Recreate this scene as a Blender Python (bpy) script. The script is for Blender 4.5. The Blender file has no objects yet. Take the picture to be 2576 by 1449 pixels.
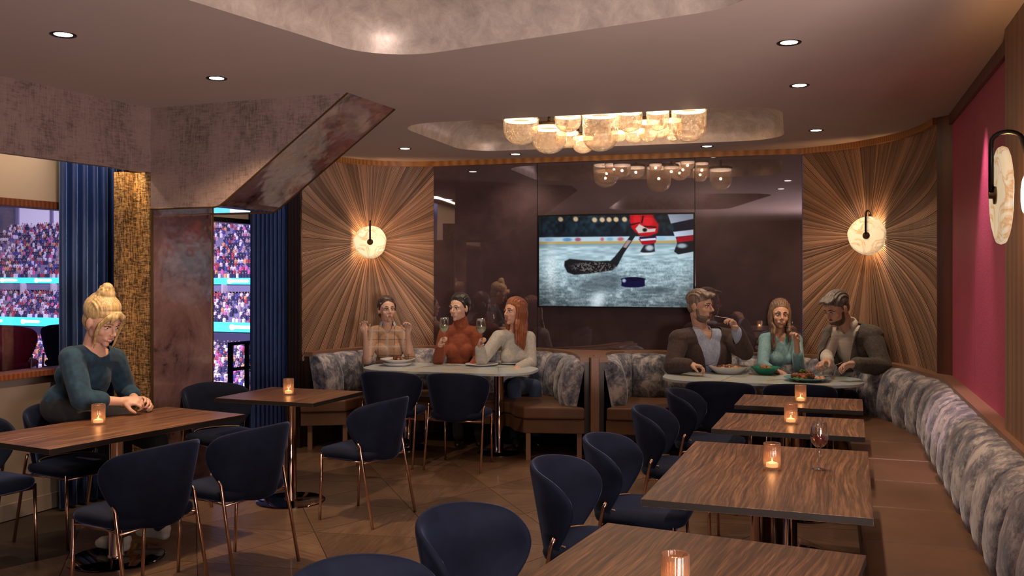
import bpy, bmesh, math, random
import numpy as np
from mathutils import Vector, Matrix
PI = math.pi
random.seed(7); np.random.seed(7)
SC = bpy.context.scene; COL = SC.collection
# ---------------------------------------------------------------- camera, world, big lights, exposure
F = 2350.0; HZ = 690.0; EYE = 1.6
cam_d = bpy.data.cameras.new('camera'); cam = bpy.data.objects.new('camera', cam_d); COL.objects.link(cam)
cam.location = (0, 0, EYE); cam.rotation_euler = (PI/2, 0, 0)
cam_d.sensor_width = 36; cam_d.lens = 36*F/2576; cam_d.shift_y = (HZ-724.5)/2576; cam_d.clip_start = .05; cam_d.clip_end = 600
SC.camera = cam
w = bpy.data.worlds.new('world'); SC.world = w; w.use_nodes = True
w.node_tree.nodes['Background'].inputs[0].default_value = (.10, .09, .20, 1)
w.node_tree.nodes['Background'].inputs[1].default_value = 0.55
SC.view_settings.view_transform = 'Standard'; SC.view_settings.look = 'None'; SC.view_settings.gamma = 1
SC.view_settings.use_curve_mapping = False; SC.view_settings.exposure = 0.0
SC.cycles.max_bounces = 7; SC.cycles.diffuse_bounces = 3; SC.cycles.glossy_bounces = 4; SC.cycles.transmission_bounces = 5
SC.cycles.transparent_max_bounces = 12; SC.cycles.caustics_reflective = False; SC.cycles.caustics_refractive = False
SC.cycles.sample_clamp_indirect = 3

def light(name, kind, loc, energy, color=(1, .8, .6), target=None, parent=None, **kw):
    d = bpy.data.lights.new(name, kind); d.energy = energy; d.color = color
    for k, v in kw.items(): setattr(d, k, v)
    o = bpy.data.objects.new(name, d); COL.objects.link(o); o.location = loc
    if target is not None:
        o.rotation_euler = (Vector(target)-Vector(loc)).to_track_quat('-Z', 'Y').to_euler()
    if parent: o.parent = parent
    return o
# unseen fill lights added behind the camera, and the arena's floodlights outside the windows
light('fill_light', 'AREA', (2.6, -1.6, 1.35), 150, (1, .76, .64), (.3, 4.6, 2.35), shape='RECTANGLE', size=2.2, size_y=1.6)
light('ceiling_fill_light', 'AREA', (1.45, -.2, .9), 235, (1, .77, .68), (1.6, 2.6, 2.74), shape='RECTANGLE', size=1.1, size_y=1.1)
light('arena_floodlight', 'AREA', (-35, 70, 30), 230000, (.74, .66, 1), (-62, 142, -3), shape='RECTANGLE', size=60, size_y=20)

# ---------------------------------------------------------------- helpers
def gp(px, py, h=0.0):
    Y = F*(EYE-h)/(py-HZ); return Vector(((px-1288)/F*Y, Y, h))
def at(px, py, Y):
    return Vector(((px-1288)/F*Y, Y, EYE-(py-HZ)*Y/F))

def link(o, parent=None):
    COL.objects.link(o)
    if parent: o.parent = parent
    return o
def mesh(name, vs, fs, mats, parent=None, smooth=False, fm=None, cols=None):
    me = bpy.data.meshes.new(name); me.from_pydata([tuple(v) for v in vs], [], fs)
    if not isinstance(mats, (list, tuple)): mats = [mats]
    for m in mats: me.materials.append(m)
    if fm is not None: me.polygons.foreach_set('material_index', fm)
    if smooth: me.polygons.foreach_set('use_smooth', [True]*len(me.polygons))
    if cols is not None:
        a = me.color_attributes.new('Col', 'FLOAT_COLOR', 'POINT'); a.data.foreach_set('color', np.asarray(cols, dtype=np.float32).ravel())
    me.update()
    return link(bpy.data.objects.new(name, me), parent)
def tag(o, label=None, cat=None, group=None, kind=None):
    if label: o['label'] = label
    if cat: o['category'] = cat
    if group: o['group'] = group
    if kind: o['kind'] = kind
    return o
def empty(name, loc=(0, 0, 0), rz=0, label=None, cat=None, group=None):
    o = bpy.data.objects.new(name, None); o.empty_display_size = .1; COL.objects.link(o)
    o.location = loc; o.rotation_euler = (0, 0, rz)
    return tag(o, label, cat, group)
def kids(o): return [c for c in bpy.data.objects if c.parent == o]
def copy_tree(o, parent=None):
    c = o.copy(); COL.objects.link(c); c.parent = parent
    for ch in kids(o): copy_tree(ch, c)
    return c
class G:                                    # collects geometry for one mesh
    def __init__(s): s.v = []; s.f = []; s.m = []
    def add(s, vs, fs, m=0):
        b = len(s.v); s.v += [tuple(v) for v in vs]; s.f += [tuple(i+b for i in f) for f in fs]; s.m += [m]*len(fs); return s
    def box(s, c, d, rz=0, m=0):
        x, y, z = [q/2 for q in d]; R = Matrix.Rotation(rz, 3, 'Z')
        vs = [Vector(c)+R @ Vector((a*x, b*y, e*z)) for a in (-1, 1) for b in (-1, 1) for e in (-1, 1)]
        return s.add(vs, [(0, 1, 3, 2), (4, 6, 7, 5), (0, 4, 5, 1), (2, 3, 7, 6), (0, 2, 6, 4), (1, 5, 7, 3)], m)
    def prism(s, poly, z0, z1, m=0, mtop=None):
        n = len(poly); vs = [(p[0], p[1], z0) for p in poly]+[(p[0], p[1], z1) for p in poly]
        a = sum(poly[i][0]*poly[(i+1) % n][1]-poly[(i+1) % n][0]*poly[i][1] for i in range(n))
        if a < 0: vs = [(p[0], p[1], z0) for p in poly[::-1]]+[(p[0], p[1], z1) for p in poly[::-1]]
        s.add(vs, [(i, (i+1) % n, n+(i+1) % n, n+i) for i in range(n)]+[tuple(range(n))[::-1]], m)
        b = len(s.v)-2*n; s.f.append(tuple(range(b+n, b+2*n))); s.m.append(m if mtop is None else mtop); return s
    def tube(s, pts, r, n=10, m=0, caps=True, rad=None, rfun=None):
        pts = [Vector(p) for p in pts]; k = len(pts); vs = []; up = None
        for i, p in enumerate(pts):
            t = (pts[min(i+1, k-1)]-pts[max(i-1, 0)]).normalized()
            if up is None: up = t.orthogonal().normalized()
            else: up = (up-t*up.dot(t)).normalized()
            b = t.cross(up); rr = rad[i] if rad else r
            for j in range(n):
                a = 2*PI*j/n; q = rr*(rfun(a) if rfun else 1)
                vs.append(p+up*q*math.cos(a)+b*q*math.sin(a))
        fs = [(i*n+j, i*n+(j+1) % n, (i+1)*n+(j+1) % n, (i+1)*n+j) for i in range(k-1) for j in range(n)]
        if caps: fs += [tuple(range(n))[::-1], tuple(range((k-1)*n, k*n))]
        return s.add(vs, fs, m)
    def lathe(s, prof, n=32, c=(0, 0, 0), m=0, rfun=None):
        vs = []; c = Vector(c); k = len(prof)
        for r, z in prof:
            for j in range(n):
                a = 2*PI*j/n; q = r*(rfun(a) if rfun else 1); vs.append(c+Vector((q*math.cos(a), q*math.sin(a), z)))
        fs = [(i*n+j, i*n+(j+1) % n, (i+1)*n+(j+1) % n, (i+1)*n+j) for i in range(k-1) for j in range(n)]
        return s.add(vs, fs, m)
    def ball(s, c, r, n=12, k=8, R=None, m=0):
        if not isinstance(r, (tuple, list)): r = (r, r, r)
        vs = []; c = Vector(c)
        for i in range(1, k):
            t = PI*i/k
            for j in range(n):
                a = 2*PI*j/n; q = Vector((r[0]*math.sin(t)*math.cos(a), r[1]*math.sin(t)*math.sin(a), r[2]*math.cos(t)))
                vs.append(c+(R @ q if R else q))
        T = Vector((0, 0, r[2])); vs += [c+(R @ T if R else T), c-(R @ T if R else T)]
        fs = [((i+1)*n+j, (i+1)*n+(j+1) % n, i*n+(j+1) % n, i*n+j) for i in range(k-2) for j in range(n)]
        e = (k-1)*n
        fs += [(j, (j+1) % n, e) for j in range(n)]+[((k-2)*n+(j+1) % n, (k-2)*n+j, e+1) for j in range(n)]
        return s.add(vs, fs, m)
    def cap(s, a, b, ra, rb, n=12, m=0):     # tapered capsule
        a = Vector(a); b = Vector(b); d = b-a; L = d.length
        if L < 1e-5: return s.ball(a, ra)
        t = d/L; pts = []; rad = []
        for i in range(1, 4): u = PI/2*i/4; pts.append(a-t*ra*math.cos(u)); rad.append(ra*math.sin(u))
        pts.append(a); rad.append(ra); pts.append((a+b)/2); rad.append((ra+rb)/2); pts.append(b); rad.append(rb)
        for i in range(3, 0, -1): u = PI/2*i/4; pts.append(b+t*rb*math.cos(u)); rad.append(rb*math.sin(u))
        return s.tube(pts, 0, n, m, True, rad)
    def obj(s, name, mats, parent=None, smooth=False, bevel=0, seg=2, sub=0, angle=None):
        o = mesh(name, s.v, s.f, mats, parent, smooth, s.m)
        if bevel or sub or angle:
            bm = bmesh.new(); bm.from_mesh(o.data)
            if bevel:
                es = [e for e in bm.edges if len(e.link_faces) == 2 and e.calc_face_angle(0) > .5]
                bmesh.ops.bevel(bm, geom=es, offset=bevel, segments=seg, profile=.6, affect='EDGES', clamp_overlap=True)
            bm.to_mesh(o.data); bm.free()
        if sub:
            md = o.modifiers.new('sub', 'SUBSURF'); md.levels = md.render_levels = sub
        return o
def shade(o, deg=35):
    me = o.data; me.polygons.foreach_set('use_smooth', [True]*len(me.polygons))
    bm = bmesh.new(); bm.from_mesh(me)
    for e in bm.edges:
        if len(e.link_faces) == 2 and e.calc_face_angle(0) > math.radians(deg): e.smooth = False
    bm.to_mesh(me); bm.free(); return o

# ---------------------------------------------------------------- materials
class M:
    def __init__(s, name):
        s.m = bpy.data.materials.new(name); s.m.use_nodes = True; s.t = s.m.node_tree; s.n = s.t.nodes; s.b = s.n['Principled BSDF']
        s.out = s.n['Material Output']
    def node(s, ty, **kw):
        nd = s.n.new(ty)
        for k, v in kw.items(): setattr(nd, k, v)
        return nd
    def set(s, **kw):
        for k, v in kw.items():
            k = k.replace('_', ' ')
            inp = s.b.inputs[k]
            inp.default_value = (*v, 1) if isinstance(v, (tuple, list)) and len(v) == 3 and inp.type == 'RGBA' else v
        return s
    def lk(s, a, b): s.t.links.new(a, b)
    def coord(s, scale=(1, 1, 1), kind='Object', rot=(0, 0, 0)):
        tc = s.node('ShaderNodeTexCoord'); mp = s.node('ShaderNodeMapping'); mp.inputs['Scale'].default_value = scale; mp.inputs['Rotation'].default_value = rot
        s.lk(tc.outputs[kind], mp.inputs[0]); return mp.outputs[0]
    def noise(s, vec, scale=5, detail=6, rough=.6, dist=0):
        nd = s.node('ShaderNodeTexNoise'); nd.inputs['Scale'].default_value = scale; nd.inputs['Detail'].default_value = detail
        nd.inputs['Roughness'].default_value = rough; nd.inputs['Distortion'].default_value = dist; s.lk(vec, nd.inputs['Vector']); return nd.outputs[0]
    def ramp(s, fac, stops):
        nd = s.node('ShaderNodeValToRGB'); cr = nd.color_ramp
        while len(cr.elements) < len(stops): cr.elements.new(.5)
        for e, (p, c) in zip(cr.elements, stops): e.position = p; e.color = (*c, 1)
        s.lk(fac, nd.inputs[0]); return nd.outputs[0]
    def base(s, col): s.lk(col, s.b.inputs['Base Color']); return s
    def bump(s, h, strength=.3, dist=.01):
        nd = s.node('ShaderNodeBump'); nd.inputs['Strength'].default_value = strength; nd.inputs['Distance'].default_value = dist
        s.lk(h, nd.inputs['Height']); s.lk(nd.outputs[0], s.b.inputs['Normal']); return s
    def rnd(s, col, lo=.8, hi=1.2):          # per-piece tone
        oi = s.node('ShaderNodeObjectInfo'); mr = s.node('ShaderNodeMapRange'); mr.inputs[3].default_value = lo; mr.inputs[4].default_value = hi
        s.lk(oi.outputs['Random'], mr.inputs[0]); mx = s.node('ShaderNodeHueSaturation'); s.lk(mr.outputs[0], mx.inputs['Value']); s.lk(col, mx.inputs['Color']); return mx.outputs[0]
def plain(name, col, rough=.5, metal=0, **kw):
    a = M(name); a.set(Base_Color=col, Roughness=rough, Metallic=metal, **kw); return a.m
def emit(name, col, st):
    a = M(name); a.set(Base_Color=col, Emission_Color=col, Emission_Strength=st); return a.m
def wood(name, c0, c1, scale=14, axis=0, rough=.4, coat=0, vary=(.9, 1.1), dist=3.5, kind='Object'):
    a = M(name); sc = [1, 1, 1]; sc[axis] = .12
    v = a.coord(tuple(sc), kind); n = a.noise(v, scale*.35, 3, .6)
    wv = a.node('ShaderNodeTexWave', wave_type='BANDS', bands_direction='Y' if axis == 0 else 'X')
    wv.inputs['Scale'].default_value = scale; wv.inputs['Distortion'].default_value = dist; wv.inputs['Detail'].default_value = 4; wv.inputs['Detail Scale'].default_value = .8; wv.inputs['Detail Roughness'].default_value = .7
    a.lk(v, wv.inputs[0])
    sc2 = [60, 60, 60]; sc2[axis] = 2.2
    f = a.noise(a.coord(tuple(sc2), kind), 1.5, 4, .7)
    mx = a.node('ShaderNodeMix'); mx.inputs[0].default_value = .45; a.lk(wv.outputs[1], mx.inputs[2]); a.lk(f, mx.inputs[3])
    mx2 = a.node('ShaderNodeMix'); mx2.inputs[0].default_value = .35; a.lk(mx.outputs[0], mx2.inputs[2]); a.lk(n, mx2.inputs[3])
    c = a.ramp(mx2.outputs[0], [(.25, c0), (.72, c1)]); c = a.rnd(c, *vary); a.base(c); a.set(Roughness=rough, Coat_Weight=coat); a.bump(f, .25, .001); return a.m

MT = {}
a = M('ceiling_paint'); a.base(a.ramp(a.noise(a.coord((1, 1, 1)), 1.2, 3), [(.3, (.48, .41, .395)), (.7, (.52, .44, .42))])).set(Roughness=.75); MT['ceil'] = a.m
a = M('silver_leaf'); n = a.noise(a.coord((1, 1, 1)), 9, 8, .75, .4); a.base(a.ramp(n, [(.3, (.38, .33, .31)), (.7, (.68, .61, .56))])).set(Metallic=.35, Roughness=.46); a.bump(n, .25, .006); MT['leaf'] = a.m
a = M('woven_plaster')
v1 = a.noise(a.coord((14, 14, 90)), 1, 6, .8); v2 = a.noise(a.coord((80, 80, 10)), 1, 6, .8); big = a.noise(a.coord((1, 1, 1)), 3.5, 5, .7)
mx = a.node('ShaderNodeMath', operation='ADD'); a.lk(v1, mx.inputs[0]); a.lk(v2, mx.inputs[1]); mx2 = a.node('ShaderNodeMath', operation='ADD'); a.lk(mx.outputs[0], mx2.inputs[0]); a.lk(big, mx2.inputs[1])
dv = a.node('ShaderNodeMath', operation='DIVIDE'); a.lk(mx2.outputs[0], dv.inputs[0]); dv.inputs[1].default_value = 3
a.base(a.ramp(dv.outputs[0], [(.36, (.08, .058, .055)), (.44, (.16, .12, .115)), (.50, (.27, .20, .19)), (.6, (.32, .245, .23))]))
a.set(Metallic=.25, Roughness=.5); a.bump(dv.outputs[0], .4, .004); MT['plaster'] = a.m
a = M('polished_marble_panel'); n = a.noise(a.coord((1, 1, 1)), 2.4, 9, .68, .5); a.base(a.ramp(n, [(.37, (.022, .010, .012)), (.44, (.15, .083, .088)), (.7, (.30, .19, .195))]))
a.set(Metallic=.35, Roughness=.09, Coat_Weight=.7); n2 = a.noise(a.coord((1, 1, 1)), 2.6, 3, .6); a.bump(n2, .35, .03); MT['marblepanel'] = a.m
a = M('dark_mirror_panel'); n = a.noise(a.coord((1, 1, 1)), 5, 8, .7); nv = a.noise(a.coord((60, 60, 60)), 1, 2, .6)
mx = a.node('ShaderNodeMix'); mx.inputs[0].default_value = .3; a.lk(n, mx.inputs[2]); a.lk(nv, mx.inputs[3])
a.base(a.ramp(mx.outputs[0], [(.35, (.020, .009, .013)), (.65, (.060, .030, .040))])); a.set(Roughness=.55)
gl = a.node('ShaderNodeBsdfGlossy'); gl.inputs['Roughness'].default_value = .02; gl.inputs['Color'].default_value = (.85, .8, .95, 1)
ms = a.node('ShaderNodeMixShader'); ms.inputs[0].default_value = .22; a.lk(a.b.outputs[0], ms.inputs[1]); a.lk(gl.outputs[0], ms.inputs[2]); a.lk(ms.outputs[0], a.out.inputs[0]); MT['mirror'] = a.m
a = M('gold_fleck_plaster'); v1 = a.noise(a.coord((18, 18, 110)), 1, 6, .8); v2 = a.noise(a.coord((95, 95, 14)), 1, 6, .8); mx = a.node('ShaderNodeMix'); a.lk(v1, mx.inputs[2]); a.lk(v2, mx.inputs[3])
a.base(a.ramp(mx.outputs[0], [(.44, (.022, .015, .012)), (.50, (.20, .12, .055)), (.56, (.50, .31, .13))])); a.set(Metallic=.4, Roughness=.45); MT['goldplaster'] = a.m
MT['beige'] = plain('beige_wall', (.50, .40, .30), .7)
MT['greige'] = plain('greige_wall', (.20, .165, .145), .7)
MT['redwood'] = wood('reddish_wood', (.10, .028, .012), (.22, .07, .03), 10, 0, .4)
MT['darkwood'] = wood('dark_wood', (.012, .008, .007), (.035, .018, .013), 10, 2, .35)
MT['darkred'] = wood('dark_red_wood', (.05, .014, .007), (.14, .04, .02), 8, 2, .35)
MT['columnwood'] = wood('column_wood', (.16, .085, .05), (.27, .15, .095), 9, 2, .42)
def grainwood(name, c0, c1, c2, rough=.4):
    a = M(name); v = a.coord((1, .028, 1)); n0 = a.noise(a.coord((1, .35, 1)), 3.5, 2, .5, .2); mp = a.node('ShaderNodeVectorMath', operation='MULTIPLY_ADD'); a.lk(n0, mp.inputs[0]); mp.inputs[1].default_value = (.10, 0, 0); a.lk(v, mp.inputs[2])
    wv = a.node('ShaderNodeTexNoise'); wv.inputs['Scale'].default_value = 85; wv.inputs['Detail'].default_value = 3; wv.inputs['Roughness'].default_value = .65; a.lk(mp.outputs[0], wv.inputs['Vector'])
    n1 = a.noise(a.coord((1, .25, 1)), 3.0, 3, .6); f = a.noise(a.coord((240, 9, 240)), 1, 2, .6)
    mx = a.node('ShaderNodeMix'); mx.inputs[0].default_value = .32; a.lk(wv.outputs[0], mx.inputs[2]); a.lk(n1, mx.inputs[3]); m2 = a.node('ShaderNodeMix'); m2.inputs[0].default_value = .22; a.lk(mx.outputs[0], m2.inputs[2]); a.lk(f, m2.inputs[3])
    a.base(a.rnd(a.ramp(m2.outputs[0], [(.38, c0), (.50, c1), (.62, c2)]), .93, 1.07)); a.set(Roughness=rough, Coat_Weight=.08, Coat_Roughness=.25); a.bump(wv.outputs[0], .2, .001); return a.m
MT['table'] = grainwood('walnut_table', (.026, .010, .005), (.115, .048, .022), (.30, .15, .072), .40)
MT['tableedge'] = plain('table_edge', (.008, .005, .004), .6)
MT['ray'] = wood('sunburst_veneer', (.050, .024, .019), (.42, .26, .17), 20, 0, .5, 0, (.55, 1.35), 1.5, 'UV')
MT['cornice'] = wood('amber_cornice', (.20, .085, .025), (.40, .19, .06), 12, 0, .35)
a = M('parquet'); v = a.coord((40, 2.5, 1)); n = a.noise(v, 1.6, 5, .7, .3); n2 = a.noise(a.coord((1, 1, 1)), 1.3, 3)
mx = a.node('ShaderNodeMix'); mx.inputs[0].default_value = .35; a.lk(n, mx.inputs[2]); a.lk(n2, mx.inputs[3])
a.base(a.rnd(a.ramp(mx.outputs[0], [(.36, (.085, .048, .031)), (.64, (.25, .155, .10))]), .78, 1.15)); a.set(Roughness=.38, Coat_Weight=.15); MT['parquet'] = a.m
MT['floorbase'] = plain('floor_joint', (.03, .018, .012), .6)
a = M('navy_velvet'); n = a.noise(a.coord((1, 1, 1)), 7, 4, .6); nf = a.noise(a.coord((1, 1, 1)), 420, 2, .6); a.base(a.ramp(n, [(.3, (.005, .008, .020)), (.7, (.010, .015, .036))]))
a.set(Roughness=.8, Specular_IOR_Level=.15, Sheen_Weight=.36, Sheen_Roughness=.28, Sheen_Tint=(.30, .42, .90)); a.bump(nf, .3, .0006); MT['navy'] = a.m
MT['roseg'] = plain('rose_gold', (.62, .40, .31), .2, 1)
MT['piping'] = plain('gold_piping', (.35, .22, .12), .4, .4)
a = M('crushed_velvet'); n = a.noise(a.coord((1, 1, .85)), 8.5, 8, .76, .3); a.base(a.ramp(n, [(.38, (.030, .038, .065)), (.49, (.16, .17, .21)), (.60, (.50, .47, .47))]))
a.set(Roughness=.7, Sheen_Weight=.5, Sheen_Roughness=.4, Sheen_Tint=(.8, .85, 1)); a.bump(n, .2, .006); MT['crushed'] = a.m
a = M('cognac_leather'); n = a.noise(a.coord((1, 1, 1)), 160, 3, .6); n2 = a.noise(a.coord((1, 1, 1)), 3, 3, .6); a.base(a.ramp(n2, [(.3, (.10, .048, .024)), (.7, (.145, .072, .037))])); a.set(Roughness=.46); a.bump(n, .25, .0015); MT['leather'] = a.m
a = M('bronze_cap'); n = a.noise(a.coord((1, 1, 1)), 130, 3, .6); a.base(a.ramp(n, [(.3, (.21, .115, .075)), (.7, (.27, .155, .10))])); a.set(Roughness=.42, Metallic=.15); a.bump(n, .2, .001); MT['cap'] = a.m
a = M('raspberry_leather'); n = a.noise(a.coord((1, 1, 1)), 70, 3, .6, .6); n2 = a.noise(a.coord((1, 1, 1)), 2, 2); a.base(a.ramp(n2, [(.3, (.40, .055, .13)), (.7, (.46, .068, .155))])); a.set(Roughness=.5); a.bump(n, .55, .004); MT['pink'] = a.m
a = M('blue_velvet'); n = a.noise(a.coord((1, 1, .3)), 12, 6, .7); a.base(a.ramp(n, [(.3, (.009, .022, .10)), (.7, (.018, .05, .18))])); a.set(Roughness=.6, Sheen_Weight=.7, Sheen_Roughness=.3, Sheen_Tint=(.3, .5, 1)); MT['curtain'] = a.m
MT['black'] = plain('black_metal', (.012, .011, .011), .35, .6)
MT['bronze'] = plain('aged_brass', (.20, .13, .06), .35, .9)
MT['chrome'] = plain('polished_copper_chrome', (.60, .44, .36), .08, 1)
MT['disc'] = plain('polished_dark_disc', (.16, .11, .10), .06, 1)
a = M('marble_top'); vv = a.coord((1, 1, 1)); vor = a.node('ShaderNodeTexVoronoi', feature='DISTANCE_TO_EDGE'); vor.inputs['Scale'].default_value = 3.2
nd = a.noise(vv, 2.2, 3, .6); add = a.node('ShaderNodeVectorMath', operation='ADD'); a.lk(vv, add.inputs[0]); a.lk(nd, add.inputs[1]); a.lk(add.outputs[0], vor.inputs[0])
vein = a.ramp(vor.outputs[0], [(.0, (.50, .34, .08)), (.016, (.72, .62, .28)), (.03, (.48, .58, .64))]); a.base(vein); a.set(Roughness=.25); MT['marble'] = a.m
def glassy(name, tint, gl=.15, rough=.05, trans=None, tw=0, bumpsc=0, fre=True):
    a = M(name); tr = a.node('ShaderNodeBsdfTransparent'); tr.inputs[0].default_value = (*tint, 1)
    g = a.node('ShaderNodeBsdfGlossy'); g.inputs['Roughness'].default_value = rough
    lw = a.node('ShaderNodeLayerWeight'); lw.inputs[0].default_value = .35
    mr = a.node('ShaderNodeMapRange'); mr.inputs[3].default_value = gl*.35; mr.inputs[4].default_value = min(1, gl*4); a.lk(lw.outputs['Facing'], mr.inputs[0])
    ms = a.node('ShaderNodeMixShader'); a.lk(mr.outputs[0], ms.inputs[0]); a.lk(tr.outputs[0], ms.inputs[1]); a.lk(g.outputs[0], ms.inputs[2]); last = ms
    if bumpsc:
        n = a.noise(a.coord((1, 1, 1)), bumpsc, 4, .6, .8); bp = a.node('ShaderNodeBump'); bp.inputs['Strength'].default_value = 1; bp.inputs['Distance'].default_value = .02
        a.lk(n, bp.inputs['Height']); a.lk(bp.outputs[0], g.inputs['Normal'])
    if tw:
        tl = a.node('ShaderNodeBsdfTranslucent'); tl.inputs[0].default_value = (*trans, 1); df = a.node('ShaderNodeBsdfDiffuse'); df.inputs[0].default_value = (*trans, 1)
        ad = a.node('ShaderNodeMixShader'); ad.inputs[0].default_value = .4; a.lk(tl.outputs[0], ad.inputs[1]); a.lk(df.outputs[0], ad.inputs[2])
        m2 = a.node('ShaderNodeMixShader')
        if bumpsc:
            mr2 = a.node('ShaderNodeMapRange'); mr2.inputs[1].default_value = .42; mr2.inputs[2].default_value = .62; mr2.inputs[3].default_value = tw*.35; mr2.inputs[4].default_value = min(1, tw*2.2); a.lk(n, mr2.inputs[0]); a.lk(mr2.outputs[0], m2.inputs[0])
        else: m2.inputs[0].default_value = tw
        a.lk(last.outputs[0], m2.inputs[1]); a.lk(ad.outputs[0], m2.inputs[2]); last = m2
    a.lk(last.outputs[0], a.out.inputs[0]); return a.m
MT['glass'] = glassy('clear_glass', (.96, .97, .98), .22, .03)
MT['winglass'] = glassy('window_glass', (.97, .97, .99), .05, .02)
MT['amberglass'] = glassy('amber_ribbed_glass', (.93, .78, .68), .14, .08, (.80, .56, .42), .13)
MT['pendglass'] = glassy('champagne_seeded_glass', (1, .88, .74), .36, .07, (.85, .58, .36), .075, 24)
MT['redwine'] = plain('red_wine', (.12, .004, .008), .1); MT['whitewine'] = plain('white_wine', (.50, .50, .28), .1)
MT['flame'] = emit('candle_glow', (1, .70, .34), 3.5)
MT['wax'] = emit('glowing_wax', (1, .72, .38), 1.3)
MT['led'] = emit('lamp_glow', (1, .86, .66), 14)
MT['pendled'] = emit('pendant_ring_glow', (1, .80, .55), 3.5)
a = M('alabaster'); n = a.noise(a.coord((1, 1, 1)), 7, 5, .6, 1.4); ca = a.ramp(n, [(.36, (1, .82, .50)), (.50, (1, .86, .58)), (.56, (.80, .47, .20)), (.62, (1, .88, .62))]); a.base(ca)
a.lk(ca, a.b.inputs['Emission Color']); a.set(Emission_Strength=.45, Roughness=.35); MT['alab'] = a.m
MT['porcelain'] = plain('white_porcelain', (.75, .75, .76), .2); MT['green'] = plain('green_glaze', (.02, .22, .15), .2); MT['teal'] = plain('teal_glaze', (.14, .36, .40), .25)
MT['steel'] = plain('steel', (.6, .6, .6), .2, 1)
MT['tvframe'] = plain('tv_bezel', (.004, .004, .004), .3)
# ================================================================ setting
def spline(P, n=8):
    P = [Vector(p) for p in P]; Q = [P[0]*2-P[1]]+P+[P[-1]*2-P[-2]]; out = []
    for i in range(1, len(Q)-2):
        for k in range(n):
            t = k/n; a, b, c, d = Q[i-1:i+3]
            out.append(.5*((2*b)+(c-a)*t+(2*a-5*b+4*c-d)*t*t+(3*b-a-3*c+d)*t**3))
    return out+[P[-1]]
class Path:
    def __init__(s, pts): 
        s.p = [Vector((p[0], p[1])) for p in pts]; s.c = [0]
        for a, b in zip(s.p, s.p[1:]): s.c.append(s.c[-1]+(b-a).length)
        s.L = s.c[-1]
    def at(s, d, off=0, z=0):              # off: to the room side (right-hand of travel)
        d = min(max(d, 0), s.L); i = 0
        while i < len(s.c)-2 and s.c[i+1] < d: i += 1
        a, b = s.p[i], s.p[i+1]; f = (d-s.c[i])/max(1e-9, s.c[i+1]-s.c[i]); q = a.lerp(b, f)
        t0 = (s.p[min(i+1, len(s.p)-1)]-s.p[max(i-1, 0)]); t1 = s.p[min(i+2, len(s.p)-1)]-s.p[i]; t = (t0.normalized().lerp(t1.normalized(), f)).normalized()
        n = Vector((t.y, -t.x)); q = q+n*off; return Vector((q.x, q.y, z))
HC = 2.74; HCAP = .88
LSP = Path(spline([(-1.943, 8.60), (-1.82, 8.88), (-1.66, 9.12), (-1.45, 9.33), (-1.213, 9.44), (-1.0, 9.475), (-.793, 9.45)]))
RSP = Path(spline([(2.635, 8.48), (2.87, 8.22), (3.05, 7.87), (3.145, 7.45), (3.145, 7.10), (3.093, 6.80)]))
W1 = Vector((-.793, 9.45)); W2 = Vector((2.635, 8.48)); BW = Path([W1, W2])
R0 = Vector((2.457, 4.657)); RD = Vector((.3223, .9466)); RN = Vector((-.9466, .3223))
def RW(t, off=0, z=0): q = R0+RD*t+RN*off; return Vector((q.x, q.y, z))
WP = Vector((-3.277, 6.09)); WD = Vector((.3695, .9292)); WN = Vector((.9292, -.3695))
def WL(Y, off=0, z=0): q = WP+WD*((Y-6.09)/.9292)+WN*off; return Vector((q.x, q.y, z))
CN = Vector((-2.48, 6.41)); AD = Vector((.4013, .916)); U = Vector((.935, -.355)); V = Vector((.357, .934))

room = [(-6.2, -3), (4.6, -3), (4.6, 2), tuple(RW(2.4, -.4))[:2], (3.5, 8.4), (2.9, 9.0), (-.7, 9.75), (-1.9, 9.6), tuple(WL(9.3, -.15))[:2], tuple(WL(3.0, -.15))[:2], (-6.2, 1)]
g = G().prism(room, -.12, -.006); floor = tag(g.obj('floor', MT['floorbase']), kind='structure')
# parquet: hexagons of six triangles, grain running to the centre
R_ = .80; base = {}
def tri_mesh(k):
    a0 = PI/3*k+PI/6+math.radians(19); j = .0022
    p = [Vector((0, 0)), Vector((math.cos(a0), math.sin(a0)))*R_, Vector((math.cos(a0+PI/3), math.sin(a0+PI/3)))*R_]; c = (p[0]+p[1]+p[2])/3
    am = a0+PI/6; rot = Matrix.Rotation(-am+PI/2, 2)      # mesh built with its grain along local +Y
    q = [rot @ (c+(v-c)*(1-j/.23)) for v in p]
    return [(v.x, v.y) for v in q], am-PI/2
tq, ta = tri_mesh(0); gt = G().prism(tq, -.006, 0); tm = None
def near_view(x, y): return y > 1.9 and abs(x) < .62*y+1.1 and -3.9 < x < 3.5 and y < 9.4
cs = math.radians(19); dx = R_*math.sqrt(3); dy = R_*1.5
for iy in range(-8, 12):
    for ix in range(-8, 9):
        px = ix*dx+(iy % 2)*dx/2; py = iy*dy; x = px*math.cos(cs)-py*math.sin(cs)-.70; y = px*math.sin(cs)+py*math.cos(cs)+6.4-0.0
        if not near_view(x, y) or x < WL(y)[0]+.2: continue
        for k in range(6):
            _, ang = tri_mesh(k)
            if tm is None:
                o = gt.obj('parquet_piece', MT['parquet'], floor); tm = o.data
            else: o = link(bpy.data.objects.new('parquet_piece', tm), floor)
            o.location = (x, y, 0); o.rotation_euler = (0, 0, ang)

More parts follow.
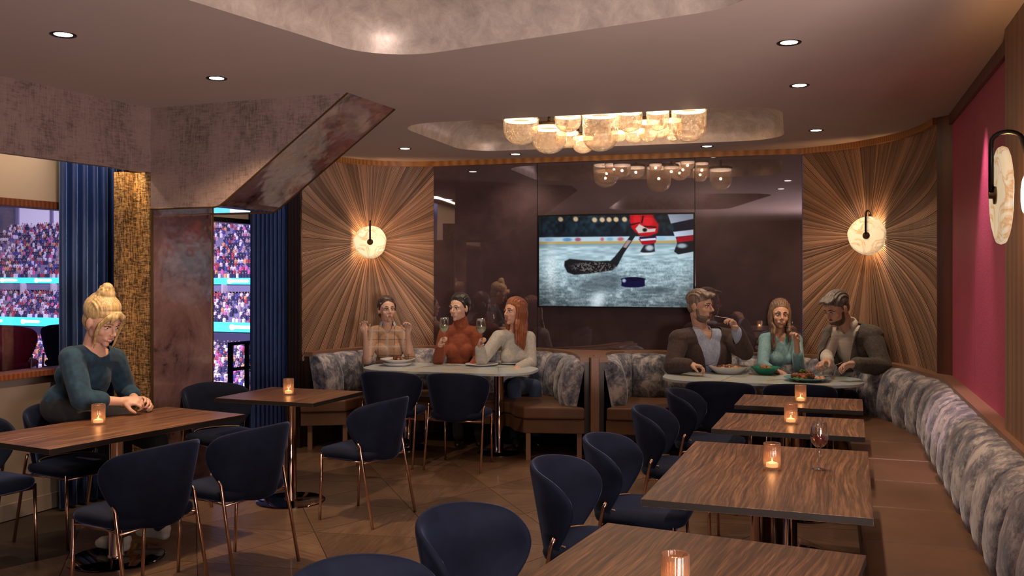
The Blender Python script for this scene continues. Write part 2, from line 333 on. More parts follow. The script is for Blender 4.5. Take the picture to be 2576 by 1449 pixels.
def rrect(hx, hy, r, n=8):
    out = []
    for sx, sy, a0 in ((1, 1, 0), (-1, 1, PI/2), (-1, -1, PI), (1, -1, 3*PI/2)):
        for k in range(n+1):
            a = a0+PI/2*k/n; out.append((sx*(hx-r)+r*math.cos(a), sy*(hy-r)+r*math.sin(a)))
    return out
def xf(pts, c, ang): 
    ca, sa = math.cos(ang), math.sin(ang); return [(c[0]+x*ca-y*sa, c[1]+x*sa+y*ca) for x, y in pts]
REC = [((.70, 7.50), math.radians(-16.7), 1.42, .84, .34, .20), ((-.62, 3.05), math.radians(-31), 1.05, 1.62, .36, .26)]
bm = bmesh.new()
for loop in [room]+[xf(rrect(hx, hy, r), c, a) for c, a, hx, hy, r, d in REC]:
    vs = [bm.verts.new((x, y, HC)) for x, y in loop]
    for i in range(len(vs)): bm.edges.new((vs[i], vs[(i+1) % len(vs)]))
bmesh.ops.triangle_fill(bm, edges=bm.edges[:], use_beauty=True, normal=(0, 0, -1))
me = bpy.data.meshes.new('ceiling'); bm.to_mesh(me); bm.free(); me.materials.append(MT['ceil']); ceiling = tag(link(bpy.data.objects.new('ceiling', me)), kind='structure')
for c, a, hx, hy, r, d in REC:
    vs = []; fs = []; n = 36; steps = 9
    for k in range(steps+1):
        t = PI/2*k/steps; ins = d*1.15*(1-math.cos(t)); z = HC+.02*(k > 0)+d*math.sin(t)
        vs += [(x, y, z) for x, y in xf(rrect(hx-ins, hy-ins, max(.05, r-ins*.4)), c, a)]
    for k in range(steps):
        for j in range(n): fs.append((k*n+j, k*n+(j+1) % n, (k+1)*n+(j+1) % n, (k+1)*n+j))
    fs.append(tuple(range(steps*n, steps*n+n)))
    o = mesh('ceiling_recess', vs, fs, MT['leaf'], ceiling, True)

# back wall: dark mirror panels
def sweep_wall(path, offs, z0, z1, name, m, kind='structure', parent=None, step=.12, d0=0, d1=None):
    d1 = path.L if d1 is None else d1; n = max(1, int((d1-d0)/step)); vs = []; fs = []
    for i in range(n+1):
        d = d0+(d1-d0)*i/n
        for off, z in ((offs[0], z0), (offs[0], z1), (offs[1], z1), (offs[1], z0)): vs.append(path.at(d, off, z))
    for i in range(n):
        for k in range(4): fs.append((i*4+k, i*4+(k+1) % 4, (i+1)*4+(k+1) % 4, (i+1)*4+k))
    fs += [(0, 1, 2, 3), (n*4+3, n*4+2, n*4+1, n*4)]
    o = mesh(name, vs, fs, m, parent); 
    bm = bmesh.new(); bm.from_mesh(o.data); bmesh.ops.recalc_face_normals(bm, faces=bm.faces); bm.to_mesh(o.data); bm.free()
    return tag(o, kind=kind if parent is None else None)
wb = sweep_wall(BW, (-.15, -.012), 0, HC, 'wall_back', MT['black'])
def bw_d(px, off=0):                        # distance along the back wall seen at column px
    r = (px-1288)/F; a, b = W1, W2; n = BW.at(1, off)-BW.at(1, 0); a = a+Vector((n.x, n.y)); b = b+Vector((n.x, n.y)); t = (r*a.y-a.x)/((b.x-a.x)-r*(b.y-a.y)); return t*BW.L
ds = [0, bw_d(1352), bw_d(1748), BW.L]
for i in range(3): sweep_wall(BW, (-.012, 0), .0, 2.69, 'mirror_panel', MT['mirror'], parent=wb, step=9, d0=ds[i]+.003, d1=ds[i+1]-.003)

def sunburst(name, path, px, cz):
    wall = sweep_wall(path, (-.15, -.014), 0, HC, name, MT['darkwood'])
    r = (px-1288)/F; best = min((abs(path.at(path.L*i/400).x/path.at(path.L*i/400).y-r), path.L*i/400) for i in range(401)); cd = best[1]
    z0, z1, L = .80, 2.69, path.L
    ang = []; a = random.uniform(0, .05)
    while a < 2*PI-.025: ang.append(a); a += random.uniform(.038, .10)
    for cx_, cz_ in ((0, z0), (0, z1), (L, z0), (L, z1)):
        ca = math.atan2(cz_-cz, cx_-cd) % (2*PI); ang = [q for q in ang if abs(q-ca) > .02]+[ca]
    ang.sort(); ang.append(ang[0]+2*PI)
    def border(t):
        c, s = math.cos(t), math.sin(t); e = 1e9
        if c > 1e-9: e = min(e, (L-cd)/c)
        if c < -1e-9: e = min(e, -cd/c)
        if s > 1e-9: e = min(e, (z1-cz)/s)
        if s < -1e-9: e = min(e, (z0-cz)/s)
        return e
    for a0, a1 in zip(ang, ang[1:]):
        vs = []; fs = []; uv = []; N = 8; am = (a0+a1)/2; ph = random.uniform(0, 20); lift = random.uniform(0, .004); gap = .0012
        for k in range(N+1):
            f = k/N
            for j, t in enumerate((a0, am, a1)):
                e = border(t if j != 1 else am); rr = .06+(e-.06)*f; x = cd+rr*math.cos(t); z = cz+rr*math.sin(t)
                gx, gz = -math.sin(am), math.cos(am); s_ = (gap, 0, -gap)[j]; x += gx*s_; z += gz*s_
                vs.append(path.at(x, -.010+lift*.5 if j != 1 else -.006+lift*.5, z)); uv.append((rr*1.0+ph, t*1.1+ph))
        for k in range(N):
            for j in range(2): fs.append((k*3+j, k*3+j+1, (k+1)*3+j+1, (k+1)*3+j))
        o = mesh('veneer_ray', vs, fs, MT['ray'], wall)
        ul = o.data.uv_layers.new(name='UVMap')
        for lp in o.data.loops: ul.data[lp.index].uv = uv[lp.vertex_index]
    return cd
CD1 = sunburst('wall_back_left', LSP, 931, 1.92)
CD2 = sunburst('wall_back_right', RSP, 2181, 1.925)
full = Path(LSP.p+BW.p[1:]+RSP.p[1:])
sweep_wall(full, (-.02, .03), 2.69, HC, 'trim_1', MT['cornice'], step=.08)
# right wall
RWP = Path([RW(2.115), RW(-2.45)])
wr = sweep_wall(RWP, (-.16, -.012), 0, HC, 'wall_right', MT['black'], step=9)
tseam = [2.115, 1.30, -.30]
def rw_t(px, off=0): r = (px-1288)/F; p = R0+RN*off; return (r*p.y-p.x)/(RD.x-r*RD.y)
tseam[1] = rw_t(2452)
for i in range(2): sweep_wall(RWP, (-.012, 0), .0, 2.69, 'leather_wall_panel', MT['pink'], parent=wr, step=9, d0=2.115-tseam[i]+.002, d1=2.115-tseam[i+1]-.002)
sweep_wall(RWP, (0, .022), 2.665, HC, 'trim_2', MT['darkred'], step=9, d1=2.40)
sweep_wall(RWP, (-.01, .055), 0, HC, 'wall_right_panelling', MT['columnwood'], step=9, d0=2.115-rw_t(2528, .055))
g = G().prism([(3.093, 6.80), (3.35, 6.95), (3.40, 6.7), tuple(RW(2.10, .0))[:2]], 0, HC); tag(g.obj('trim_3', MT['darkred']), kind='structure')
g = G()
for p0, p1 in (((4.6, -3), (4.6, 2.4)), ((-6.2, -3), (4.6, -3)), ((-6.2, -3), (-6.2, 1.0)), ((-6.2, 1.0), tuple(WL(3.0))[:2]), ((4.6, 2.4), tuple(RW(-2.3, -.1))[:2])):
    a_, b_ = Vector(p0), Vector(p1); n_ = Vector((b_.y-a_.y, a_.x-b_.x)).normalized()*.06; g.prism([tuple(a_-n_), tuple(b_-n_), tuple(b_+n_), tuple(a_+n_)], 0, HC)
tag(g.obj('wall_front', plain('plum_plaster', (.05, .03, .034), .7)), kind='structure')
# left: window wall, header, pillar

def wbox(name, Y0, Y1, o0, o1, z0, z1, m, parent=None, bevel=0):
    g = G().prism([tuple(WL(Y0, o0))[:2], tuple(WL(Y1, o0))[:2], tuple(WL(Y1, o1))[:2], tuple(WL(Y0, o1))[:2]], z0, z1)
    o = g.obj(name, m, parent, bevel=bevel)
    if parent is None: tag(o, kind='structure')
    return o

g = G()
for Y0, Y1, z0, z1 in ((3.0, 7.15, 0, .915), (3.0, 9.2, 2.09, HC), (7.0, 7.35, 0, 2.09), (8.75, 9.2, 0, 2.09)):
    g.prism([tuple(WL(Y0, -.12))[:2], tuple(WL(Y1, -.12))[:2], tuple(WL(Y1, 0))[:2], tuple(WL(Y0, 0))[:2]], z0, z1, m=0 if z0 else 1)
wl = tag(g.obj('wall_left', [MT['beige'], MT['greige']]), kind='structure')
wbox('baseboard_left', 3.0, 7.0, 0, .015, 0, .105, MT['greige'], None, .002)
fr = tag(empty('window_1', tuple(WL(5.5))), kind='structure')
def under(o, root):
    o.parent = root; o.matrix_parent_inverse = Matrix.Translation(-root.location) if root.rotation_euler.z == 0 else root.matrix_world.inverted(); return o
for nm, z0, z1, o0, o1 in (('window_sill', .915, .955, -.14, .05), ('window_head', 2.045, 2.095, -.10, .03)): under(wbox(nm, 3.0, 7.0, o0, o1, z0, z1, MT['redwood'], None, .004), fr)
under(wbox('window_pane', 3.0, 7.0, -.075, -.070, .955, 2.045, MT['winglass'], None), fr)
fr2 = tag(empty('window_2', tuple(WL(8))), kind='structure')
for nm, Y0, Y1, z0, z1 in (('window_head', 7.35, 8.75, 2.05, 2.09), ('window_sill', 7.35, 8.75, .0, .05)): under(wbox(nm, Y0, Y1, -.10, .01, z0, z1, MT['black'], None), fr2)
under(wbox('window_pane', 7.35, 8.75, -.075, -.070, .05, 2.05, MT['winglass'], None), fr2)
for o in kids(fr)+kids(fr2): o['kind'] = 'structure'; del o['kind']
# header A / B and pillar
def P2(p): return (p[0], p[1])
a1 = CN-AD*3.2; g = G().prism([P2(CN), P2(a1), P2(a1-U*.05), P2(CN-U*.05)], 2.30, HC)
tag(g.obj('wall_header_left', MT['plaster'], angle=1), kind='structure')
pil = CN-AD*.10
g = G().prism([P2(pil-U*.14), P2(CN-U*.14), P2(CN), P2(CN-U*.30+V*.12), P2(pil-U*.22)], 0, 2.30); pc = tag(g.obj('wall_pillar', MT['goldplaster']), kind='structure')
g = G().prism([P2(CN+V*.02), P2(CN+V*.65), P2(CN+V*.65-U*.3), P2(CN+V*.02-U*.3)], 0, 2.05); g.obj('polished_panel', MT['marblepanel'], pc)
g = G().prism([P2(CN+U*.006), P2(CN+V*.022+U*.006), P2(CN+V*.022-U*.01), P2(CN-U*.01)], 0, 2.05); g.obj('edge_strip', MT['bronze'], pc)
g = G().prism([P2(CN+V*.64+U*.006), P2(CN+V*.655+U*.006), P2(CN+V*.655-U*.01), P2(CN+V*.64-U*.01)], 0, 2.05); g.obj('edge_strip', MT['bronze'], pc)
prof = [(0, 2.05), (.52, 2.048), (.57, 2.055), (.62, 2.085), (1.55, HC)]
vs = []; T_ = .625
for dv in (0, T_):
    for s_, z in prof+[(0, HC)]: q = CN+U*s_+V*dv; vs.append((q.x, q.y, z))
k = len(prof)+1; fs = [tuple(range(k))[::-1], tuple(range(k, 2*k)), (0, k, 2*k-1, k-1)]; fm = [0, 0, 0]
for i in range(k-2): fs.append((i, i+1, k+i+1, k+i)); fm.append(1)
hb = tag(mesh('wall_header_doorway', vs, fs, [MT['plaster'], MT['marblepanel']], fm=fm), kind='structure')
g = G(); g.tube([(*(CN+U*s_+V*.0), z-.002) for s_, z in prof], .006, 6); g.tube([(*(CN+U*s_+V*T_), z-.002) for s_, z in prof], .006, 6); g.obj('edge_strip', MT['bronze'], hb)
# dark pilaster beside the sunburst
g = G().prism([(-1.943, 8.60), (-2.13, 8.83), (-2.2, 9.3), (-1.85, 9.2)], 0, HC); tag(g.obj('trim_4', MT['darkwood']), kind='structure')
# curtains
def curtain(Y0, Y1, z0, z1, folds, amp, label):
    n = folds*12; vs = []; m = 10
    for j in range(m+1):
        z = z0+(z1-z0)*j/m
        for i in range(n+1):
            f = i/n; w_ = math.sin(f*folds*2*PI); w_ = math.copysign(abs(w_)**.75, w_)
            vs.append(WL(Y0+(Y1-Y0)*f+.012*math.cos(f*folds*4*PI+1), .10+amp*w_*(1-.25*math.sin(j*1.1+i*.07)*.3), z))
    fs = [(j*(n+1)+i, j*(n+1)+i+1, (j+1)*(n+1)+i+1, (j+1)*(n+1)+i) for j in range(m) for i in range(n)]
    o = mesh('curtain', vs, fs, MT['curtain'], None, True); md = o.modifiers.new('s', 'SOLIDIFY'); md.thickness = .004
    return tag(o, label, 'curtain')
def wl_Y(px, off): r = (px-1288)/F; p = WP+WN*off; t = (r*p.y-p.x)/(WD.x-r*WD.y); return (WP+WD*t).y
curtain(wl_Y(146, .10), 6.95, .012, 2.6, 7, .04, 'wide navy velvet curtain beside the large left window')
curtain(wl_Y(631, .10), wl_Y(726, .10), .012, 2.6, 9, .028, 'narrow navy velvet curtain seen through the slanted doorway')
qq = CN-AD*.16-U*.08; light('cove_spot', 'SPOT', (qq.x, qq.y, 2.52), 42, (1, .66, .32), (CN.x-.14, CN.y-.02, 1.0), spot_size=math.radians(80), spot_blend=.7, shadow_soft_size=.02)
# warm cove lights behind the headers
q = WL(5.6, .22, 2.66); light('cove_light', 'AREA', q, 9, (1, .72, .42), WL(5.6, .2, 0), shape='RECTANGLE', size=.08, size_y=2.6)
bpy.data.objects['cove_light'].rotation_euler.z = math.atan2(WD.y, WD.x)-PI/2
q = WL(6.55, .20, 2.66); light('curtain_light', 'AREA', q, 2.2, (.75, .85, 1), WL(6.55, .2, 0), shape='RECTANGLE', size=.08, size_y=.6)
q = WL(8.7, .30, 2.68); light('curtain_spot', 'AREA', q, 1.6, (.6, .8, 1), WL(8.7, .1, 0), shape='RECTANGLE', size=.08, size_y=.5)

# ================================================================ downlights
DL = [(159, 87), (545, 197), (1985, 107), (2011, 215), (2053, 328), (1779, 368), (1297, 388), (1019, 374)]
DLAB = ['recessed downlight at the far left of the ceiling', 'recessed downlight in the ceiling before the slanted doorway', 'frontmost of the recessed downlights on the right of the ceiling',
        'middle of the three recessed downlights on the right of the ceiling', 'recessed downlight just before the right starburst panel', 'recessed downlight behind the glass pendants, right of them',
        'recessed downlight behind the glass pendants, left of them', 'recessed downlight off the left end of the ceiling recess']
for i, ((px, py), lb) in enumerate(zip(DL, DLAB)):
    p = gp(px, py, HC)
    if i == 0:
        d0 = empty('downlight', p, 0, lb, 'ceiling light', 'recessed downlights')
        G().lathe([(.042, 0), (.058, -.004), (.060, -.001), (.060, .002), (.042, .004)], 28).obj('trim_ring', MT['black'], d0, True)
        G().lathe([(.001, .0005), (.041, .0005), (.041, -.001), (.001, -.001)], 24).obj('diffuser', MT['led'], d0)
    else:
        c = copy_tree(d0); c.location = p; c['label'] = lb
    light('downlight_or_fill_spot', 'SPOT', (p.x, p.y, HC-.02), [40, 130, 46, 46, 40, 42, 42, 44][i], [(1, .72, .50), (1, .66, .38)][i == 1], (p.x, p.y, 0), spot_size=math.radians(126), spot_blend=[.9, .45][i == 1], shadow_soft_size=.04)
for x, y, e in ((.2, 2.2, 26), (1.25, 4.3, 60), (1.85, 5.9, 40), (-.6, 5.6, 22), (-2.3, 5.2, 38), (-1.5, 6.3, 30), (1.3, 1.6, 16)):   # narrow spots without fixtures, added to pool light on tables and floor
    light('downlight_or_fill_spot', 'SPOT', (x, y, HC-.03), e, (1, .74, .54), (x, y, 0), spot_size=math.radians(78), spot_blend=.9, shadow_soft_size=.05)

light('wall_fill_spot', 'SPOT', RW(.55, .16, 2.70), 95, (1, .62, .66), RW(.75, .01, 1.0), spot_size=math.radians(44), spot_blend=.8, shadow_soft_size=.03)  # added spot without a fixture, stands in for the glow low on the raspberry wall
light('wall_fill_spot', 'SPOT', (-1.25, 8.75, 2.70), 22, (1, .74, .52), (-1.38, 9.35, 1.1), spot_size=math.radians(70), spot_blend=.9, shadow_soft_size=.03)  # added fill without a fixture, brightens the left starburst panel
light('wall_fill_spot', 'SPOT', (2.55, 7.75, 2.70), 22, (1, .74, .52), (2.95, 8.05, 1.1), spot_size=math.radians(70), spot_blend=.9, shadow_soft_size=.03)  # the same added fill for the right starburst panel
# ================================================================ arena outside the windows
AO = Vector((-66., 150.)); AXD = Vector((.92, -.39)).normalized(); ADP = Vector((.39, .92)).normalized()   # along / into depth
def AR(s, d, z): q = AO+AXD*s+ADP*(d-0); return (q.x, q.y, z)
arena = tag(empty('arena_stands', (0, 0, 0)), 'tiers of arena seating beyond the windows', 'grandstand')
conc = plain('arena_concrete', (.16, .14, .22), .8); wht = plain('arena_white_wall', (.80, .76, .78), .8); tealr = emit('ribbon_board', (.06, .62, .60), 1.0); logo = emit('ribbon_white', (.9, .95, .95), 1.0)
darkm = plain('arena_dark', (.03, .025, .06), .8)
def slab(g, s0, s1, d0, d1, z0, z1, m=0):
    g.add([AR(s0, d0, z0), AR(s1, d0, z0), AR(s1, d1, z0), AR(s0, d1, z0), AR(s0, d0, z1), AR(s1, d0, z1), AR(s1, d1, z1), AR(s0, d1, z1)],
          [(3, 2, 1, 0), (4, 5, 6, 7), (0, 1, 5, 4), (1, 2, 6, 5), (2, 3, 7, 6), (3, 0, 4, 7)], m)
S0, S1 = -38, 62
tiers = [(18, 0, .8, 1.0, .55), (9, -9, .85, -5.2, .42), (26, -36, .9, -15.6, .30)]   # rows, d0, run, z0, rise
seats = []
for ti, (n, d0, run, z0, rise) in enumerate(tiers):
    g = G()
    for r in range(n):
        slab(g, S0, S1, d0+run*r, d0+run*(r+1)+.02, z0-2, z0+rise*r)
        s = S0
        while s < S1:
            s += random.uniform(.5, .62)
            if (s+r*.0) % 16 < 1.3 or random.random() < .07: continue
            seats.append((s, d0+run*r+.4, z0+rise*r, ti, r))
    g.obj('seating_tier', conc, arena)
g = G(); slab(g, S0, S1, 15.5, 16.5, 8, 24); slab(g, S0, S1, -12, 16, 23, 24); g.obj('upper_wall', wht, arena)
for s in range(S0, S1, 9): g = G(); slab(g, s, s+.7, 15.2, 15.5, 10, 23); g.obj('wall_pier', conc, arena)
g = G(); slab(g, S0, S1, 0-.3, 0, .1, 1.05); ro = g.obj('ribbon_board', tealr, arena)
g = G(); slab(g, S0, S1, -9.4, -9.1, -6.3, -5.0); ro2 = g.obj('ribbon_board', tealr, arena)
for s in range(S0, S1, 8):
    for zz, dd in ((.58, -.33), (-5.65, -9.43)):
        gl_ = G()
        ring = [AR(s+.48*math.cos(2*PI*k/14), dd, zz+.40*math.sin(2*PI*k/14)) for k in range(14)]
        gl_.add(ring, [tuple(range(14))]); gl_.add([AR(s+.3, dd, zz-.2), AR(s+3.4, dd, zz-.2), AR(s+3.6, dd, zz), AR(s+3.4, dd, zz+.25), AR(s+.3, dd, zz+.25)], [(0, 1, 2, 3, 4)]); gl_.obj('ribbon_logo', logo, arena)
g = G(); g2 = G(); g3 = G()
for s in range(S0, S1, 7):                  # suites and concourse between the tiers
    slab(g, s, s+.35, -1.0, 4.0, -2.6, .1); slab(g, s+.35, s+7, 3.6, 4.0, -2.6, .1, 1); g3 = G(); slab(g3, s+1.6, s+3.2, 3.5, 3.6, -2.0, -.5); g3.obj('suite_picture', darkm, arena); g3 = G(); slab(g3, s+4.6, s+5.8, 3.5, 3.6, -2.4, -.4); g3.obj('suite_picture', darkm, arena)
slab(g, S0, S1, -1.3, -1.0, -2.7, -1.9, 1); slab(g, S0, S1, -2.6, -2.3, -3.2, -2.4, 1); slab(g2, S0, S1, -12, -11.6, -9.5, -6.3)
g.obj('suite_front', [plain('suite_partition', (.4, .33, .36), .8), plain('suite_wall', (.55, .42, .34), .8)], arena); g2.obj('concourse_wall', darkm, arena)
for s in range(S0, S1, 7):
    for k in range(9):
        if random.random() < .8: seats.append((s+.7+k*.68, random.choice((-.4, 1.2)), -2.3 if k % 2 else -1.9, 3, 0)); seats.append((s+.4+k*.7, -1.9, -3.0, 3, 0))
pal = [((.02, .02, .06), 40), ((.30, .03, .05), 13), ((.55, .50, .55), 20), ((.32, .22, .24), 12), ((.05, .05, .20), 10), ((.5, .10, .28), 5), ((.55, .25, .10), 4)]
cm = [plain('spectator_clothes', c, .8) for c, _ in pal]+[plain('spectator_yellow', (.75, .62, .02), .8)]; skinm = plain('spectator_skin', (.50, .30, .24), .7); hairm = plain('spectator_hair', (.05, .03, .03), .8)
bag = [i for i, (c, n) in enumerate(pal) for _ in range(n)]
def spectator_geo(g, s, d, z, ci, o=None):
    h = random.uniform(.92, 1.05); w_ = random.uniform(.19, .25)
    def Q(a, b, c): return AR(s+a, d+b, z+c)
    vs = []
    for zz, ww, dd in ((0, w_*.8, .15), (.33*h, w_*.85, .13), (.58*h, w_, .12), (.70*h, w_*.35, .07)):
        vs += [Q(-ww, -dd, zz), Q(ww, -dd, zz), Q(ww, dd, zz), Q(-ww, dd, zz)]
    fs = [(i*4+k, i*4+(k+1) % 4, (i+1)*4+(k+1) % 4, (i+1)*4+k) for i in range(3) for k in range(4)]+[(12, 13, 14, 15)]
    g.add(vs, fs, ci)
    c = (.0, 0, .83*h); r = .115; vs = [Q(c[0]+a*r, c[1]+b*r, c[2]+e*r*1.2) for a, b, e in ((1, 0, 0), (0, 1, 0), (-1, 0, 0), (0, -1, 0), (0, 0, 1), (0, 0, -1), (.7, -.7, -.2), (-.7, -.7, -.2))]
    g.add(vs, [(0, 1, 4), (1, 2, 4), (2, 7, 4), (7, 6, 4), (6, 0, 4), (1, 0, 5), (2, 1, 5), (0, 6, 5), (7, 2, 5)], len(cm)+1); g.add(vs, [(6, 7, 5)], len(cm)); g.add([Q(-.09, -.1, .78*h), Q(.09, -.1, .78*h), Q(.08, -.12, .88*h), Q(-.08, -.12, .88*h)], [(0, 1, 2, 3)], len(cm))
def pix(p): return (1288+F*p[0]/p[1], HZ-(p[2]-EYE)*F/p[1])
vis = []; rest = []
for st in seats:
    x, y = pix(AR(st[0], st[1], st[2]+.5)); rr = x
    inw = (4 < x < 138 and 560 < y < 925) or (545 < x < 622 and 590 < y < 950)
    (vis if inw else rest).append(st)
vis.sort(key=lambda st: AR(*st[:3])[1]); rest += vis[300:]; vis = vis[:300]
smats = cm+[skinm, hairm]
g = G()
for st in rest:
    x, y = pix(AR(st[0], st[1], st[2]))
    if not (-260 < x < 900): continue
    ci = 7 if (abs(st[0]-3) < 2.5 or abs(st[0]-33) < 2) and st[3] == 0 and 2 < st[4] < 8 and random.random() < .8 else random.choice(bag)
    spectator_geo(g, *st[:3], ci)
o = mesh('crowd', g.v, g.f, smats, None, False, g.m); tag(o, 'distant crowd filling the arena tiers', 'crowd', kind='stuff')
protos = []
for k in range(7):
    g = G(); g_ = []
    spectator_geo(g, 0, 0, 0, k); b = AR(0, 0, 0); o = mesh('spectator', [(v[0]-b[0], v[1]-b[1], v[2]-b[2]) for v in g.v], g.f, smats, None, False, g.m); protos.append(o.data); bpy.data.objects.remove(o)
for st in vis:
    o = link(bpy.data.objects.new('spectator', protos[random.choice(bag)])); o.location = AR(*st[:3]); tag(o, 'seated spectator in the arena crowd beyond the windows', 'spectator', 'arena spectators nearest the windows')
    o.scale = (1, 1, random.uniform(.95, 1.08))
# balcony outside the windows
g = G().prism([P2(WL(3.0, -.13)), P2(WL(11, -.13)), P2(WL(11, -1.9)), P2(WL(3.0, -1.9))], -.1, 0); tag(g.obj('floor_balcony', darkm), kind='structure')
# ================================================================ banquettes
def bwX(x, off=.02):
    f = (x-W1.x)/(W2.x-W1.x); q = BW.at(f*BW.L, off); return (q.x, q.y)
blp = [tuple(LSP.at(d, .02))[:2] for d in (0.06, .3, .6, .9, 1.2, LSP.L-.05)]+[bwX(-.6), bwX(-.2), (.18, 9.14), (.42, 9.0), (.58, 8.76), (.64, 8.45), (.655, 8.07)]
brp = [(.765, 8.07), (.78, 8.45), (.85, 8.72), (1.02, 8.86), bwX(1.25), bwX(1.8), bwX(2.35)]+[tuple(RSP.at(d, .02))[:2] for d in (.12, .45, .8, 1.15, 1.5, RSP.L-.12)]+[tuple(RW(t, .02))[:2] for t in (1.9, 1.2, .4, -.4, -1.2, -2.0, -2.8, -3.4)]
BL = Path(spline(blp, 6)); BR = Path(spline(brp, 6))
PROF = [(.42, .12), (.425, .20), (.46, .235), (.55, .25), (.66, .24), (.75, .215), (.81, .185), (.845, .14), (.86, .09), (.855, .02)]
def channel(path, d0, d1, root):
    vs = []; fs = []; n = 8
    for z, off in PROF:
        for i in range(n+1):
            u = -1+2*i/n; b = math.sqrt(max(0, 1-u*u)); k = .85+.15*b
            vs.append(path.at(d0+(d1-d0)*(i/n)+.0015*(-u), off*k if off > .03 else off, .42+(z-.42)*(.972+.028*b)))
    m = len(PROF)
    for j in range(m-1):
        for i in range(n): fs.append((j*(n+1)+i, (j+1)*(n+1)+i, (j+1)*(n+1)+i+1, j*(n+1)+i+1))
    fs.append(tuple(j*(n+1) for j in range(m))[::-1]); fs.append(tuple(j*(n+1)+n for j in range(m)))
    o = mesh('channel_cushion', vs, fs, MT['crushed'], root); me = o.data; me.polygons.foreach_set('use_smooth', [True]*((m-1)*n)+[False]*2)
    return o
def banquette(path, root, wch):
    n = max(1, round(path.L/wch)); wd = path.L/n
    for i in range(n): channel(path, wd*i, wd*(i+1), root)
    g = sweep_wall(path, (-.03, .03), .02, .84, 'back_board', MT['darkwood'], parent=root, step=.15)
    g = sweep_wall(path, (-.045, .065), .84, HCAP, 'top_rail', MT['cap'], parent=root, step=.1)
def offpts(path, off, d0, d1, n): return [tuple(path.at(d0+(d1-d0)*i/n, off))[:2] for i in range(n+1)]
bl = empty('banquette', (0, 0, 0), 0, 'left curved booth banquette with channelled velvet back under the left starburst panel', 'banquette')
banquette(BL, bl, .31)
front = [(.62, 7.95), (.10, 8.0), (.02, 8.12), (-.02, 8.32), (-.14, 8.45), (-.9, 8.68), (-1.25, 8.72), (-1.42, 8.62), (-1.50, 8.42), (-1.90, 8.36)]
back = offpts(BL, .12, .02, BL.L, 30)
def seat_poly(front, back, root, z0=.36, z1=.465):
    poly = back+front; G().prism(poly, z0, z1).obj('seat_cushion', MT['leather'], root, bevel=.018, seg=3)
def shrink(front, dx, dy): return [(x+dx, y+dy) for x, y in front]
seat_poly(front, back, bl)
G().prism(back+shrink(front, 0, .035), .235, .355).obj('seat_frame', MT['leather'], bl, bevel=.006)
def bleg(x, y, root, s=.04): G().box((x, y, .118), (s, s, .234)).obj('leg', MT['cap'], root)
for x, y in ((.14, 8.06), (.58, 8.06), (-.10, 8.5), (-1.2, 8.80), (-1.52, 8.52), (-1.84, 8.52)): bleg(x, y, bl)
br = empty('banquette', (0, 0, 0), 0, 'long banquette running from the centre post along the back and the raspberry wall', 'banquette')
banquette(BR, br, .335)
PADT = [-.93+.635*k for k in range(-4, 5)]+[2.02]
front2 = [tuple(RW(2.0, .70))[:2], (2.47, 7.05), (2.50, 7.45), (2.36, 7.80), (2.05, 8.02), (1.55, 8.12), (1.36, 8.02), (1.26, 7.85), (.80, 7.93)]
dd = [BR.L*i/400 for i in range(401)]; dj = min(dd, key=lambda d: (BR.at(d)-RW(2.0, .02)).length)
back2 = offpts(BR, .12, 0, dj, 40)
seat_poly(front2[::1], back2, br)
G().prism(back2+[tuple(RW(2.0, .66))[:2]]+shrink(front2[1:], 0, .035), .235, .355).obj('seat_frame', MT['leather'], br, bevel=.006)
for x, y in ((.86, 8.02), (1.22, 7.98), (1.8, 8.16), (2.3, 7.95), (2.55, 7.4)): bleg(x, y, br)
for a_, b_ in zip(PADT, PADT[1:]):
    G().prism([tuple(RW(a_+.003, .12))[:2], tuple(RW(b_-.003, .12))[:2], tuple(RW(b_-.003, .70))[:2], tuple(RW(a_+.003, .70))[:2]], .36, .465).obj('seat_cushion', MT['leather'], br, bevel=.018, seg=3)
G().prism([tuple(RW(-3.4, .10))[:2], tuple(RW(1.98, .10))[:2], tuple(RW(1.98, .655))[:2], tuple(RW(-3.4, .655))[:2]], .03, .355).obj('seat_frame', MT['darkwood'], br)
ps = tag(G().box((.71, 8.03, .445), (.075, .10, .89)).obj('divider_post', MT['cap'], bevel=.006), 'bronze leather-clad post where the two booth banquettes meet', 'post')
G().prism([(.30, 9.13), (.62, 8.80), (.695, 8.45), (.70, 8.09), (.72, 8.09), (.74, 8.45), (.80, 8.72), (1.0, 8.93)], .70, .872).obj('ledge', MT['cap'], ps, bevel=.004)

